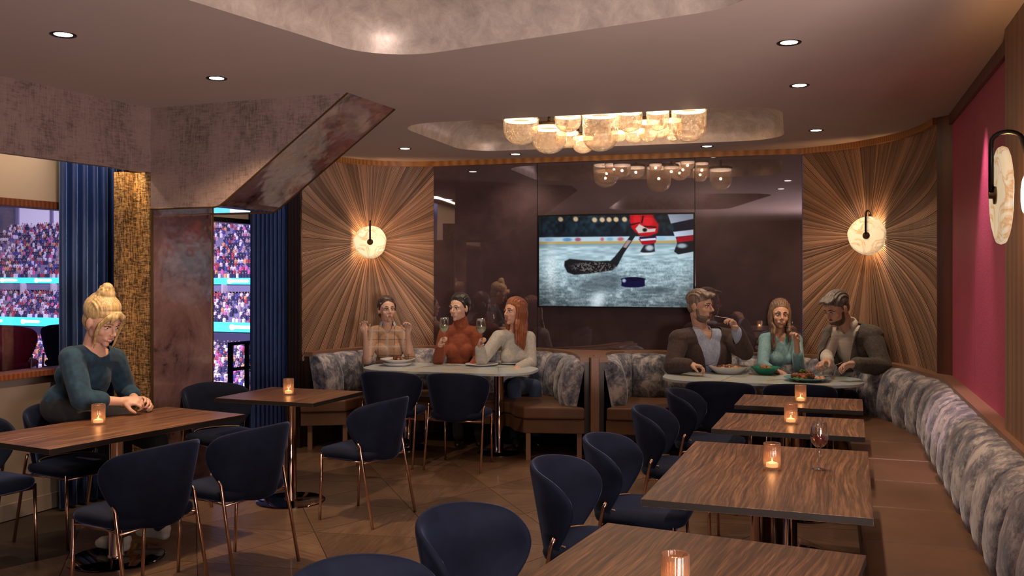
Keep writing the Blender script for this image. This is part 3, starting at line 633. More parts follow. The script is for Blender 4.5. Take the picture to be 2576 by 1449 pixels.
# ================================================================ chairs
def rr_ring(hx, y0, y1, r, z, n=5): return [(x, y+(y0+y1)/2, z) for x, y in rrect(hx, (y1-y0)/2, r, n)]
def chair(label, shell, dz=0, group=None):
    t = empty('dining_chair' if not dz else 'bar_chair', (0, 0, 0), 0, label, 'chair', group)
    NA, NT = 16, 8; vs = []
    for j in range(NT+1):
        tt = j/NT
        for i in range(NA+1):
            a_ = -1+2*i/NA; zt = .805-.065*a_*a_-.035*max(0, (abs(a_)-.75)/.25)**2; z = .395+(zt-.395)*tt; h = (z-.395)/.40
            ph = a_*math.radians(50+38*math.sin(PI/2*min(1, tt*1.15)))*(1-.07*max(0, (tt-.75)/.25)**2); rx = .215+.065*h; ry = .195+.055*h
            z += .03*a_*a_*(1-tt); vs.append((rx*math.sin(ph), .0-ry*math.cos(ph)-.015*h, z+dz))
    fs = [(j*(NA+1)+i, j*(NA+1)+i+1, (j+1)*(NA+1)+i+1, (j+1)*(NA+1)+i) for j in range(NT) for i in range(NA)]
    o = mesh('backrest', vs, fs, shell, t, True); md = o.modifiers.new('so', 'SOLIDIFY'); md.thickness = .026; md.offset = 0; md.use_even_offset = True; md = o.modifiers.new('su', 'SUBSURF'); md.levels = md.render_levels = 1
    rings = []; n = 24
    for (sh, z) in ((.10, .408), (.03, .41), (.006, .425), (0, .445), (.006, .462), (.03, .472), (.10, .476)): rings += rr_ring(.235-sh, -.19+sh, .255-sh, max(.03, .12-sh), z+dz)
    k = len(rings)//7
    fs = [(j*k+i, j*k+(i+1) % k, (j+1)*k+(i+1) % k, (j+1)*k+i) for j in range(6) for i in range(k)]+[tuple(range(k))[::-1], tuple(range(6*k, 7*k))]
    mesh('seat', rings, fs, shell, t, True)
    pts = [(.195*math.sin(a_), -.19*math.cos(a_)+.0, .479+dz) for a_ in [math.radians(q) for q in range(-66, 67, 12)]]
    G().tube(pts, .0035, 6).obj('piping', MT['piping'], t, True)
    for s in (-1, 1):
        G().tube([(s*.208, .205, .43+dz), (s*.208, .222, 0)], .0095, 10).obj('leg', MT['roseg'], t, True)
        G().tube([(s*.238, -.105, .53+dz), (s*.236, -.12, .50+dz), (s*.243, -.222, .0)], .0095, 10).obj('leg', MT['roseg'], t, True)
    g = G()
    for s in (-1, 1): g.tube([(s*.208, .205, .408+dz), (s*.18, .03, .40+dz), (s*.237, -.135, .41+dz)], .007, 8)
    g.tube([(-.235, -.135, .40+dz), (.235, -.135, .40+dz)], .007, 8); g.tube([(-.208, .205, .405+dz), (.208, .205, .405+dz)], .007, 8)
    if dz: g.tube([(-.215, .21, .28), (.215, .21, .28)], .007, 8)
    g.obj('under_frame', MT['roseg'], t, True)
    return t
CH = [((-1.82, 4.56), (-.882, .47), 'navy velvet chair with its back to the viewer, nearest at the long left table'),
      ((-1.50, 5.10), (-.882, .47), 'navy velvet chair with its back turned, farther one at the long left table'),
      ((-.96, 6.17), (-.89, .456), 'navy velvet chair at the right side of the square table by the doorway'),
      ((-2.67, 5.70), (.882, -.47), 'navy velvet chair under the blonde woman in blue'),
      ((-2.95, 5.14), (.882, -.47), 'navy velvet chair cut by the left edge of the frame'),
      ((-2.08, 6.72), (.72, -.69), 'navy velvet chair behind the square table before the slanted doorway'),
      ((-1.00, 7.93), (.24, .97), 'left of two navy chairs with backs turned at the left marble table'),
      ((-.43, 7.78), (.26, .965), 'right of two navy chairs with backs turned at the left marble table'),
      ((1.61, 7.22), (.28, .96), 'left of two navy chairs with backs turned at the right marble table'),
      ((2.17, 7.05), (.28, .96), 'right of two navy chairs with backs turned at the right marble table'),
      ((1.34, 6.45), (.9466, -.3223), 'rearmost navy tub chair in the right row, at the farthest small wooden table'),
      ((.99, 5.60), (.9466, -.3223), 'navy tub chair in the right row at the second small wooden table'),
      ((.62, 4.58), (.9466, -.3223), 'navy tub chair whose pale-lit seat juts under the wine glass table'),
      ((.35, 3.98), (.9466, -.3223), 'navy tub chair close beside the one with the pale lit seat, nearer the viewer'),
      ((-.04, 3.08), (.86, -.51), 'large navy tub chair in the centre foreground'),
      ((-.32, 2.45), (.80, -.60), 'nearest navy chair, only its curved top rim at the bottom edge')]
c0 = None
for (p, f, lb) in CH:
    if c0 is None: c = c0 = chair(lb, MT['navy'], 0, 'navy velvet dining chairs')
    else: c = copy_tree(c0); c['label'] = lb
    c.location = (*p, 0); c.rotation_euler = (0, 0, math.atan2(f[1], f[0])-PI/2)
crim = M('crimson_velvet'); crim.set(Base_Color=(.38, .012, .06), Roughness=.7, Sheen_Weight=.5, Sheen_Tint=(1, .2, .3))
for (px, Y, m_, lb) in ((12, 8.0, crim.m, 'crimson high-backed seat outside the left window'), (190, 8.3, plain('black_velvet', (.008, .006, .01), .8), 'black high-backed seat outside the left window, beside the curtain')):
    c = chair(lb, m_, .42, 'seats on the balcony'); q = at(px, 0, Y); c.location = (q.x, q.y, 0); c.rotation_euler = (0, 0, .25); c.scale = (1.0, 1.0, .96)
rl = empty('balcony_railing', (0, 0, 0), 0, 'black metal railing on the balcony seen through the doorway', 'railing')
pa, pb = at(580, 0, 9.6), at(700, 0, 10.2)
for k in range(4): q = pa.lerp(pb, k/3); G().box((q.x, q.y, .45), (.045, .045, .90)).obj('post', MT['black'], rl)
for z in (.885, .62, .36, .12): G().tube([(pa.x, pa.y, z), (pb.x, pb.y, z)], .018, 6).obj('rail', MT['black'], rl)

# ================================================================ tables
def pedestal(root, x, y, H, rb=.25, rc=.040):
    prof = [(.001, 0), (rb, 0), (rb, .006), (rb-.008, .010), (.001, .011)]
    G().lathe(prof, 48, (x, y, 0)).obj('base_disc', MT['disc'], root, True, angle=1); shade(kids_last(root))
    G().lathe([(rc+.006, .011), (rc+.006, .02), (rc, .024), (rc, H-.02), (rc+.004, H-.012), (rc+.004, H-.008)], 28, (x, y, 0)).obj('column', MT['chrome'], root, True)
    G().lathe([(.001, H-.010), (.15, H-.010), (.15, H), (.001, H)], 32, (x, y, 0)).obj('top_plate', MT['disc'], root); shade(kids_last(root))
def kids_last(root): return [c for c in bpy.data.objects if c.parent == root][-1] if False else LASTOBJ[0]
LASTOBJ = [None]
_obj = G.obj
def _obj2(s, *a_, **k_): o = _obj(s, *a_, **k_); LASTOBJ[0] = o; return o
G.obj = _obj2
def wtable(label, c, dirv, hx, hy, peds, group='wood topped restaurant tables', rb=.25):
    """local +Y runs along the banquette; hx half width, hy half length"""
    t = empty('dining_table', (*c, 0), math.atan2(dirv[1], dirv[0])-PI/2, label, 'table', group)
    g = G().prism([(-hx, -hy), (hx, -hy), (hx, hy), (-hx, hy)], .722, .75, m=1, mtop=0); g.obj('tabletop', [MT['table'], MT['tableedge']], t, bevel=.0015)
    for y in peds: pedestal(t, 0, y, .721, rb)
    return t
wtable('long brown wooden table at the lower left with a single candle', (-2.23, 5.265), (.477, .879), .338, .65, (0,), rb=.26)
wtable('square brown wooden table before the slanted doorway', (-1.563, 6.6), (.342, .94), .39, .335, (0,), rb=.24)
wtable('brown wooden table carrying the red wine glass, beside the long banquette', (1.098, 4.009), (.343, .939), .411, .655, (-.33, .33), rb=.23)
wtable('small brown wooden table, second from the right marble table', (1.58, 5.31), (.343, .939), .397, .32, (0,), rb=.23)
wtable('small brown wooden table nearest the right marble table', (1.916, 6.22), (.343, .939), .393, .29, (0,), rb=.23)
wtable('nearest brown wooden table at the bottom edge of the frame', (.41, 2.43), (.446, .895), .416, .65, (-.3, .3), rb=.23)
inl = plain('gold_inlay', (.60, .44, .16), .3, .6)
def mtable(label, c, ang, hx, hy, peds):
    t = empty('marble_table', (*c, 0), ang, label, 'table', 'marble booth tables')
    _obj(G().prism(rrect(hx, hy, hy*.82, 10), .726, .75), 'tabletop', MT['marble'], t, bevel=.004)
    for x in peds: pedestal(t, x, 0, .724, .19, .042)
    g = G()
    for x0, y0, x1, y1 in ((-.30, -.30, -.18, .32), (.05, -.2, .28, .06), (.42, .12, .52, -.22), (-.66, .0, -.40, -.08), (.55, .3, .40, .1), (-.1, .3, .12, .12)): g.tube([(x0, y0, .7501), (x1, y1, .7501)], .0028, 4)
    _obj(g, 'brass_inlay', inl, t)
mtable('grey marble table with brass inlay at the left booth', (-.56, 8.50), math.radians(-16), .80, .38, (-.42, .46))
mtable('grey marble table with brass inlay at the right booth', (2.04, 7.66), math.radians(-15.5), .79, .38, (-.42, .42))

# ================================================================ candles
def ribf(a_): return 1+.018*math.cos(28*a_)
CS = [((-2.34, 5.285), 'candle glass on the long left table'), ((-1.574, 6.58), 'candle glass on the square table before the doorway'), ((1.133, 4.07), 'candle glass beside the red wine glass'),
      ((1.585, 5.31), 'candle glass on the second small wooden table of the right row'), ((1.915, 6.20), 'candle glass on the wooden table nearest the right marble table'), ((.43, 2.46), 'amber ribbed candle glass on the nearest table')]
k0 = None
for i, (p, lb) in enumerate(CS):
    if k0 is None:
        c = k0 = empty('candle_holder', (0, 0, 0), 0, lb, 'candle', 'ribbed glass candle holders')
        G().lathe([(.001, .0005), (.032, .0005), (.0355, .004), (.0365, .012), (.0365, .112), (.0350, .115), (.0335, .112), (.0335, .012), (.001, .010)], 112, rfun=ribf).obj('glass_cup', MT['amberglass'], c, True)
        G().lathe([(.001, .011), (.026, .011), (.026, .026), (.024, .029), (.001, .027)], 24).obj('candle_wax', MT['wax'], c, True)
        G().lathe([(.0005, .028), (.018, .0285), (.019, .030), (.016, .031), (.005, .032), (.0035, .040), (.0005, .052)], 16).obj('flame', MT['flame'], c, True)
    else: c = copy_tree(k0); c['label'] = lb
    c.location = (*p, .7505); light('candle_light', 'POINT', (*p, .7505+.045), .22, (1, .58, .26), shadow_soft_size=.012)

# ================================================================ sconces
def sconce(label, loc, nv, s=1.0, en=7):
    t = empty('wall_sconce', loc, math.atan2(nv[1], nv[0])-PI/2, label, 'wall lamp', 'alabaster disc wall sconces'); t.scale = (s, s, s)
    g = G(); N = 40
    def ring(r, y, f=0): return [((r+f*.004*math.sin(3*a_+1)+f*.003*math.sin(7*a_))*math.cos(a_), y, (r+f*.004*math.sin(3*a_+1))*math.sin(a_)) for a_ in [2*PI*k/N for k in range(N)]]
    rs = [(.02, .100), (.145, .100), (.158, .105), (.162, .115), (.158, .126), (.14, .131), (.02, .131)]; vs = []
    for r, y in rs: vs += ring(r, y, r > .1)
    fs = [(j*N+i, j*N+(i+1) % N, (j+1)*N+(i+1) % N, (j+1)*N+i) for j in range(6) for i in range(N)]+[tuple(range(N)), tuple(range(6*N, 7*N))[::-1]]
    mesh('alabaster_disc', vs, fs, MT['alab'], t, True)
    R = Matrix.Rotation(-PI/2, 3, 'X')
    def lat(prof, n=28): g = G().lathe(prof, n); g.v = [tuple(R @ Vector(v)) for v in g.v]; return g      # lathe axis -> local +Y
    lat([(.001, 0), (.05, .0), (.066, .018), (.070, .045), (.067, .046), (.06, .03), (.001, .028)]).obj('dome_canopy', MT['black'], t, True)
    lat([(.001, .044), (.060, .044), (.060, .047), (.001, .047)]).obj('diffuser', MT['led'], t, True)
    lat([(.001, .131), (.030, .131), (.030, .137), (.012, .139), (.011, .152), (.001, .153)]).obj('centre_boss', MT['bronze'], t, True)
    pts = [(0, .02, .04), (0, .035, .12), (0, .05, .175)]+[(0, .0975-.0475*math.cos(a_), .175+.034*math.sin(a_)) for a_ in [PI*k/10 for k in range(1, 10)]]+[(0, .145, .17), (0, .145, .0)]
    G().tube(pts, .0085, 10).obj('hook_arm', MT['black'], t, True)
    n3 = Vector((nv[0], nv[1], 0)).normalized()
    light('sconce_light', 'POINT', Vector(loc)+n3*.078*s, en, (1, .52, .22), shadow_soft_size=.028)
def nrm(path, d): a_ = path.at(d, 0); b_ = path.at(d, 1); return (b_.x-a_.x, b_.y-a_.y)
def sc_on(path, cd, px, z, nv, label):
    n_ = Vector(nv).normalized(); w_ = path.at(cd, 0, z); c_ = Vector(((px-1288)/F*(w_.y-.11), w_.y-.11, z)); l_ = c_-Vector((n_.x, n_.y, 0))*.115
    sconce(label, l_, nv, 1.0, 13)
sc_on(LSP, CD1, 931, 1.92, (.15, -.99), 'glowing round alabaster wall lamp on the left starburst wood panel')
sc_on(RSP, CD2, 2181, 1.925, (-.66, -.75), 'glowing round alabaster wall lamp on the right starburst wood panel')
t_ = rw_t(2519, .19); sconce('large alabaster wall lamp seen edge-on at the right edge of the frame', RW(t_, .055, 1.91), tuple(RN), 1.18, 14)

# ================================================================ pendants
PD = [(1311, 300, 365, 90, 7.15), (1381, 320, 387, 90, 7.6), (1429, 290, 333, 68, 7.1), (1427, 333, 371, 60, 7.75), (1467, 345, 386, 55, 7.85), (1510, 287, 381, 92, 7.0), (1583, 280, 333, 66, 6.9),
      (1596, 325, 360, 52, 7.4), (1558, 330, 356, 42, 7.6), (1655, 278, 329, 58, 6.75), (1630, 305, 357, 54, 7.3), (1661, 320, 347, 48, 7.5), (1692, 300, 356, 46, 7.2), (1733, 275, 358, 88, 6.65)]
ORD = ['leftmost large glass dome of the ceiling pendant cluster', 'large low glass dome behind the leftmost one in the cluster', 'small high glass dome third from the left in the cluster', 'small glass dome hanging behind the small high one',
       'small low glass dome tucked left of the largest one', 'largest glass dome in the middle of the pendant cluster', 'small high glass dome right of the largest one', 'small glass dome below the first high one right of centre',
       'tiny glass dome between the largest one and the ones right of it', 'small high glass dome beside the large rightmost one', 'small glass dome behind and left of the second high one right of centre', 'small low glass dome behind the second high one right of centre',
       'narrow glass dome half hidden left of the rightmost one', 'rightmost large glass dome of the ceiling pendant cluster']
pl = tag(G().box((0, 0, 0), (2.0, .34, .03)).obj('pendant_canopy', MT['bronze'], bevel=.005), 'long bronze ceiling plate carrying the glass domes', 'ceiling plate')
pl.location = (.68, 7.18, 2.928); pl.rotation_euler = (0, 0, math.radians(-16.7))
for i, ((px, y0, y1, wd, Y), lb) in enumerate(zip(PD, ORD)):
    Y = Y+.12; q = at(px, y1, Y); r = wd/2*Y/F; zt = at(px, y0, Y).z; H = max(zt-q.z, r*1.1); t = empty('glass_pendant', (q.x, q.y, q.z), random.uniform(0, 6), lb, 'pendant lamp', 'hand blown glass dome pendants')
    pf = []
    for k in range(9): a_ = PI/2*k/8; pf.append((max(.001, r*math.sin(a_)*.97), r*.8*(1-math.cos(a_))))
    pf += [(r, r*.8+(H-r*.8)*.5), (r*.99, H-.012), (r*1.03, H-.006), (r*1.0, H)]
    nn = 40; ph = random.uniform(0, 6)
    def wob(a_, ph=ph): return 1+.012*math.sin(3*a_+ph)+.006*math.sin(8*a_+2*ph)
    G().lathe(pf, nn, rfun=wob).obj('glass_dome', MT['pendglass'], t, True)
    G().lathe([(.001, H+.002), (r*1.03, H+.002), (r*1.03, H+.022), (r*.9, H+.030), (.001, H+.030)], 32).obj('metal_cap', MT['bronze'], t, True); shade(LASTOBJ[0])
    G().lathe([(r*.60, H-.002), (r*.93, H-.002), (r*.95, H-.010), (r*.90, H-.018), (r*.60, H-.016), (r*.60, H-.002)], 32).obj('light_ring', MT['pendled'], t, True)
    if H+q.z+.03 < 2.90: G().tube([(0, 0, H+.028), (0, 0, 2.93-q.z)], .012, 8).obj('stem', MT['bronze'], t, True)
    light('pendant_light', 'POINT', (q.x, q.y, q.z+H*.55), 1.3, (1, .70, .44), shadow_soft_size=.012)

# ================================================================ television
q0, q1 = BW.at(bw_d(1353, .05), .0), BW.at(bw_d(1748, .05), .0); mid = (q0+q1)/2; wdt = (q1-q0).length; dv = (q1-q0).normalized()
tv = empty('television', (mid.x, mid.y, 1.727), math.atan2(dv.y, dv.x), 'wall-mounted television showing an ice hockey stick and puck', 'television')
HT = .90; hw = wdt/2
g = G().box((0, -.027, 0), (wdt, .05, HT)); g.obj('housing', MT['tvframe'], tv, bevel=.003)
NX, NY = 360, 212; sw, sh = wdt-.028, HT-.030
u_ = (np.arange(NX)+.5)/NX; v_ = (np.arange(NY)+.5)/NY; XX, YY = np.meshgrid(np.linspace(0, 1, NX), np.linspace(0, 1, NY))
rng = np.random.RandomState(3)
def vnoise(nx, ny):
    a_ = rng.rand(ny+2, nx+2); fx = XX*nx; fy = YY*ny; ix = fx.astype(int); iy = fy.astype(int); fx = fx-ix; fy = fy-iy; fx = fx*fx*(3-2*fx); fy = fy*fy*(3-2*fy)
    return a_[iy, ix]*(1-fx)*(1-fy)+a_[iy, ix+1]*fx*(1-fy)+a_[iy+1, ix]*(1-fx)*fy+a_[iy+1, ix+1]*fx*fy
img = np.zeros((NY, NX, 3))
def sm(e0, e1, x): t = np.clip((x-e0)/(e1-e0), 0, 1); return t*t*(3-2*t)
def blend(mask, c): 
    global img; c = np.asarray(c, float); img = img*(1-mask[..., None])+(c if c.ndim == 3 else c)*mask[..., None]
def ell(cx, cy, rx, ry, soft=.25, rot=0):
    dx_ = (XX-cx)*1.68; dy_ = YY-cy; c, s = math.cos(rot), math.sin(rot); a_ = (dx_*c+dy_*s)/(rx*1.68); b_ = (-dx_*s+dy_*c)/ry; return 1-sm(1-soft, 1+soft, np.sqrt(a_*a_+b_*b_))
def poly(P, soft=.006):
    ins = np.zeros(XX.shape, bool); dmin = np.full(XX.shape, 9.)
    for i in range(len(P)):
        x0, y0 = P[i]; x1, y1 = P[(i+1) % len(P)]
        cond = ((y0 > YY) != (y1 > YY)); xi = x0+(YY-y0)*(x1-x0)/((y1-y0) if y1 != y0 else 1e-9); ins ^= cond & (XX < xi)
        ex, ey = (x1-x0)*1.68, y1-y0; t = np.clip((((XX-x0)*1.68)*ex+(YY-y0)*ey)/(ex*ex+ey*ey+1e-12), 0, 1); dmin = np.minimum(dmin, np.hypot((XX-x0)*1.68-t*ex, YY-y0-t*ey))
    sd = np.where(ins, dmin, -dmin); return sm(-soft, soft, sd)
n1 = vnoise(12, 8); n2 = vnoise(60, 30); n3 = vnoise(24, 60); n4 = vnoise(150, 80)
img[:] = np.array([.06, .13, .17]); img += (n2-.5)[..., None]*np.array([.08, .14, .16]); img += (n1-.5)[..., None]*.08; blend(sm(.14, .22, YY)*.6, (.03, .06, .10))
for cx in (.145, .245, .37, .42, .465, .51, .565): blend(ell(cx, .035+.012*(cx > .3), .017, .026, .4, .5), (.78, .66, .52))
blend(sm(.225, .24, YY), (.66, .76, .82)); 
for cx, w_, c in ((.19, .03, (.25, .45, .65)), (.26, .02, (.55, .2, .3)), (.42, .012, (.7, .3, .35)), (.54, .02, (.7, .25, .3)), (.07, .03, (.45, .6, .75)), (.47, .02, (.4, .6, .75)), (.8, .03, (.5, .7, .8))): blend(ell(cx, .262, w_, .02, .5)*.8, c)
blend(sm(.275, .29, YY), (.68, .58, .36)); blend(sm(.30, .32, YY), (.45, .56, .60))
ice = np.array([.62, .72, .76])*(1-.38*sm(.45, 1, YY))[..., None]; ice += ((n3-.5)*.22+(n4-.5)*.16*sm(.4, .6, YY)+(n1-.5)*.10)[..., None]; blend(sm(.31, .36, YY), ice)
blend(ell(.08, .62, .035, .28, .9)*.6*(.5+n4*.5), (.92, .96, .97)); blend(ell(.39, .93, .04, .11, .9, .4)*.7, (.88, .94, .96))
for k in range(60): cx, cy = rng.rand(), .62+.38*rng.rand(); blend(ell(cx, cy, .006+.01*rng.rand(), .008+.012*rng.rand(), .6)*.35, (.85, .92, .94))
blend(ell(.42, .74, .15, .09, .5, -.15)*.6, (.20, .24, .27)); blend(ell(.77, .82, .10, .035, .8)*.55, (.12, .17, .20))
blend(poly([(.655, .26), (.77, .24), (.765, .30), (.745, .325), (.68, .325)]), (.60, .05, .12)); blend(poly([(.665, .262), (.765, .25), (.765, .275), (.67, .285)]), (.75, .80, .88)); blend(poly([(.66, .24), (.765, .225), (.765, .25), (.664, .263)]), (.04, .07, .18))
blend(poly([(.665, .40), (.69, .33), (.755, .31), (.76, .40), (.70, .42)]), (.10, .12, .15)); blend(ell(.725, .36, .025, .03, .5), (.65, .70, .74)); blend(ell(.705, .425, .05, .014, .4), (.78, .84, .86))
blend(poly([(.86, .0), (1.01, .0), (1.01, .31), (.90, .31)]), (.03, .06, .14)); blend(poly([(.84, .0), (1.01, .0), (1.01, .05), (.86, .10)]), (.66, .70, .78)); blend(poly([(.875, .19), (1.01, .165), (1.01, .225), (.885, .245)]), (.78, .82, .90)); blend(poly([(.89, .25), (1.01, .225), (1.01, .285), (.905, .305)]), (.62, .04, .12))
blend(poly([(.88, .40), (.90, .31), (1.01, .29), (1.01, .42), (.92, .45)]), (.06, .08, .11)); blend(ell(.93, .34, .03, .025, .5), (.60, .66, .70)); blend(poly([(.885, .44), (1.01, .40), (1.01, .455), (.91, .48)]), (.72, .80, .83))
blend(poly([(.60, -.02), (.74, -.02), (.76, .05), (.785, .11), (.775, .20), (.72, .235), (.665, .23), (.635, .19), (.61, .14), (.598, .06)], .012), (.68, .05, .10)); blend(ell(.715, .07, .035, .05, .3), (.80, .10, .15)); blend(ell(.645, .05, .025, .055, .3), (.78, .09, .14))
for P_ in ([(.60, .10), (.66, .08), (.665, .09), (.605, .115)], [(.68, .01), (.69, .01), (.68, .09), (.67, .09)], [(.69, .12), (.77, .13), (.765, .145), (.69, .135)]): blend(poly(P_), (.15, .01, .04))
blend(poly([(.635, .15), (.66, .10), (.69, .13), (.72, .155), (.765, .15), (.76, .185), (.69, .195), (.655, .20)]), (.75, .70, .68)); blend(ell(.695, .165, .014, .02, .4), (.05, .03, .04))
blend(poly([(.615, .195), (.648, .195), (.56, .42), (.515, .565), (.455, .53), (.50, .455), (.555, .34)]), (.08, .10, .13)); blend(poly([(.585, .27), (.61, .28), (.575, .36), (.555, .35)]), (.60, .50, .50))
blend(poly([(.168, .55), (.172, .50), (.205, .475), (.29, .49), (.38, .502), (.46, .498), (.53, .52), (.49, .60), (.42, .62), (.33, .64), (.235, .652), (.19, .625)], .01), (.07, .08, .10))
tex = (n4 > .58)*(ell(.36, .57, .14, .06, .3)); blend(tex*.6, (.55, .48, .46))
puck = np.maximum(ell(.62, .70, .077, .025, .12), np.maximum(ell(.62, .765, .077, .025, .12), (np.abs(XX-.62) < .075)*(YY > .70)*(YY < .765)*1.)); blend(puck, (.02, .02, .20)); blend(ell(.62, .70, .073, .021, .2), (.01, .01, .14)); blend(ell(.562, .715, .012, .02, .6)*.8, (.75, .82, .88))
vig = 1-.35*sm(.55, 1.0, np.hypot((XX-.5)*1.5, (YY-.5)*1.3)); img = np.clip(img*vig[..., None], 0, 1)
lin = np.where(img < .04045, img/12.92, ((img+.055)/1.055)**2.4)
vs = [(-sw/2+sw*x, -.0535, sh/2-sh*y) for y in np.linspace(0, 1, NY) for x in np.linspace(0, 1, NX)]
fs = [(j*NX+i, (j+1)*NX+i, (j+1)*NX+i+1, j*NX+i+1) for j in range(NY-1) for i in range(NX-1)]
cols = np.concatenate([lin.reshape(-1, 3), np.ones((NX*NY, 1))], 1)
a = M('tv_picture'); at_ = a.node('ShaderNodeAttribute', attribute_name='Col'); a.set(Base_Color=(0, 0, 0), Roughness=.3, Emission_Strength=1.15); a.lk(at_.outputs[0], a.b.inputs['Emission Color'])
mesh('screen', vs, fs, a.m, tv, True, None, cols)

# ================================================================ tableware
def plate(name, label, loc, r, h, m, cat='plate', group=None, flat=.55, sx=1):
    t = empty(name, loc, 0, label, cat, group)
    G().lathe([(.001, .002), (r*flat*.9, 0), (r*flat, .004), (r*.97, h-.004), (r, h), (r*.97, h+.001), (r*flat, .009), (.001, .008)], 40).obj('dish', m, t, True); t.scale = (sx, 1, 1); return t
def blobs(t, name, m, n, R, z, r, sq=.7, hh=.03):
    g = G()
    for k in range(n):
        a_ = random.uniform(0, 2*PI); q = R*math.sqrt(random.random()); rr = r*random.uniform(.6, 1.2)
        g.ball((q*math.cos(a_), q*math.sin(a_), z+hh*(1-q/R)*random.random()), (rr, rr*random.uniform(.6, 1), rr*sq), 8, 6, Matrix.Rotation(random.uniform(0, 3), 3, Vector((random.random(), random.random(), 1)).normalized()))
    o = g.obj(name, m, t, True); o['kind'] = 'stuff'; return o
meat = plain('roast_meat', (.16, .055, .02), .5); sauce = plain('tomato_sauce', (.30, .05, .015), .4); pasta = plain('pasta', (.55, .32, .14), .5); leaf = plain('green_leaf', (.08, .16, .02), .6); rad = plain('radish', (.5, .05, .15), .5); mash = plain('pink_mash', (.75, .42, .30), .6)
p = at(1000, 903, 8.72); t = plate('pasta_bowl', 'white plate of pasta and meat before the woman in the plaid shirt', (p.x, p.y, .778), .165, .035, MT['porcelain'], 'plate'); blobs(t, 'pasta', pasta, 26, .07, .014, .018); blobs(t, 'meat', meat, 12, .045, .03, .018)
g = G().lathe([(.001, .0), (.11, 0), (.14, .026), (.001, .026)], 36); o = tag(g.obj('under_plate', MT['porcelain'], None, True), 'silvery plate under the pasta plate', 'plate'); o.location = (p.x, p.y, .7505)
p = gp(1212, 918, .755); plate('dinner_plate', 'empty white plate on the left marble table before the woman in cream', (p.x, p.y, .7505), .155, .018, MT['porcelain'], 'plate', 'white plates on the left marble table')
p = gp(1288, 913, .755); t = plate('dinner_plate', 'white plate with salad scraps at the right end of the left marble table', (p.x, p.y-.02, .7505), .165, .018, MT['porcelain'], 'plate', 'white plates on the left marble table'); 
o = blobs(t, 'salad', leaf, 7, .05, .012, .012); o.location = (.06, -.07, 0); o = blobs(t, 'radish', rad, 2, .02, .014, .010); o.location = (.12, -.05, 0)
p = gp(1836, 938, .76); t = plate('serving_dish', 'deep white oval dish of food before the man in the dark blazer', (p.x, p.y+.05, .7505), .15, .062, MT['porcelain'], 'dish', None, .62, 1.15); blobs(t, 'pasta', pasta, 26, .10, .045, .022); blobs(t, 'meat', meat, 14, .09, .052, .018)
p = gp(1927, 940, .76); t = plate('food_bowl', 'dark green glazed bowl of fried food', (p.x, p.y+.02, .7505), .125, .065, MT['green'], 'bowl', None, .45); blobs(t, 'fried_food', plain('fried', (.36, .17, .05), .6), 16, .055, .05, .02, .8, .05)
p = gp(2030, 955, .76); t = plate('food_plate', 'large teal plate of meat, salad and mash on the right marble table', (p.x, p.y, .7505), .18, .03, MT['teal'], 'plate', None, .6)
o = blobs(t, 'meat', meat, 22, .075, .03, .03, .8, .07); o.location = (-.01, .04, 0); o = blobs(t, 'mash', mash, 10, .045, .025, .022); o.location = (.07, -.08, 0); o = blobs(t, 'salad', leaf, 12, .05, .02, .02); o.location = (-.07, -.07, 0); o = blobs(t, 'tomato', plain('tomato', (.6, .05, .03), .3), 5, .035, .04, .016); o.location = (-.07, -.07, 0); o = blobs(t, 'garnish', leaf, 6, .03, .05, .013); o.location = (-.02, .05, .02)
def wineglass(label, loc, s, fill, fm_, tilt=0):
    t = empty('wine_glass', loc, 0, label, 'wine glass'); t.scale = (s, s, s); t.rotation_euler = (0, tilt, 0)
    G().lathe([(.001, .002), (.033, .0005), (.034, .0015), (.012, .004), (.0045, .008), (.0035, .03), (.0035, .085), (.006, .092), (.020, .100), (.032, .115), (.038, .135), (.0385, .150), (.035, .180), (.0305, .205), (.0295, .205), (.034, .180), (.0375, .150), (.037, .135), (.031, .117), (.019, .102), (.001, .096)], 36).obj('glass_body', MT['glass'], t, True)
    rf = {0: .021, 1: .036}[1]
    G().lathe([(.001, .0975), (.0185, .103), (.0303, .1175), (.0365, .136), (.0372, .146), (.001, .146)], 28).obj('wine', fm_, t, True)
p = gp(2061, 1179, .752); wineglass('stemmed glass of red wine on the wooden table by the banquette', (p.x, p.y, .7505), 1.0, .5, MT['redwine'])
def fork(label, a_, b_, nm='fork'):
    a_, b_ = Vector(a_), Vector(b_); d = (b_-a_); t = empty(nm, a_, 0, label, nm); L = d.length; t.rotation_euler = d.to_track_quat('Y', 'Z').to_euler()
    g = G().box((0, L*.32, 0), (.007, L*.64, .003)); g.box((0, L*.68, 0), (.005, L*.14, .003)); g.box((0, L*.79, .001), (.022, L*.08, .003))
    if nm == 'fork':
        for k in range(4): g.box((-.0095+.0063*k, L*.91, .002), (.003, L*.18, .002))
    else: g.box((0, L*.88, 0), (.018, L*.22, .0018))
    g.obj('tines' if nm == 'fork' else 'blade', MT['steel'], t)
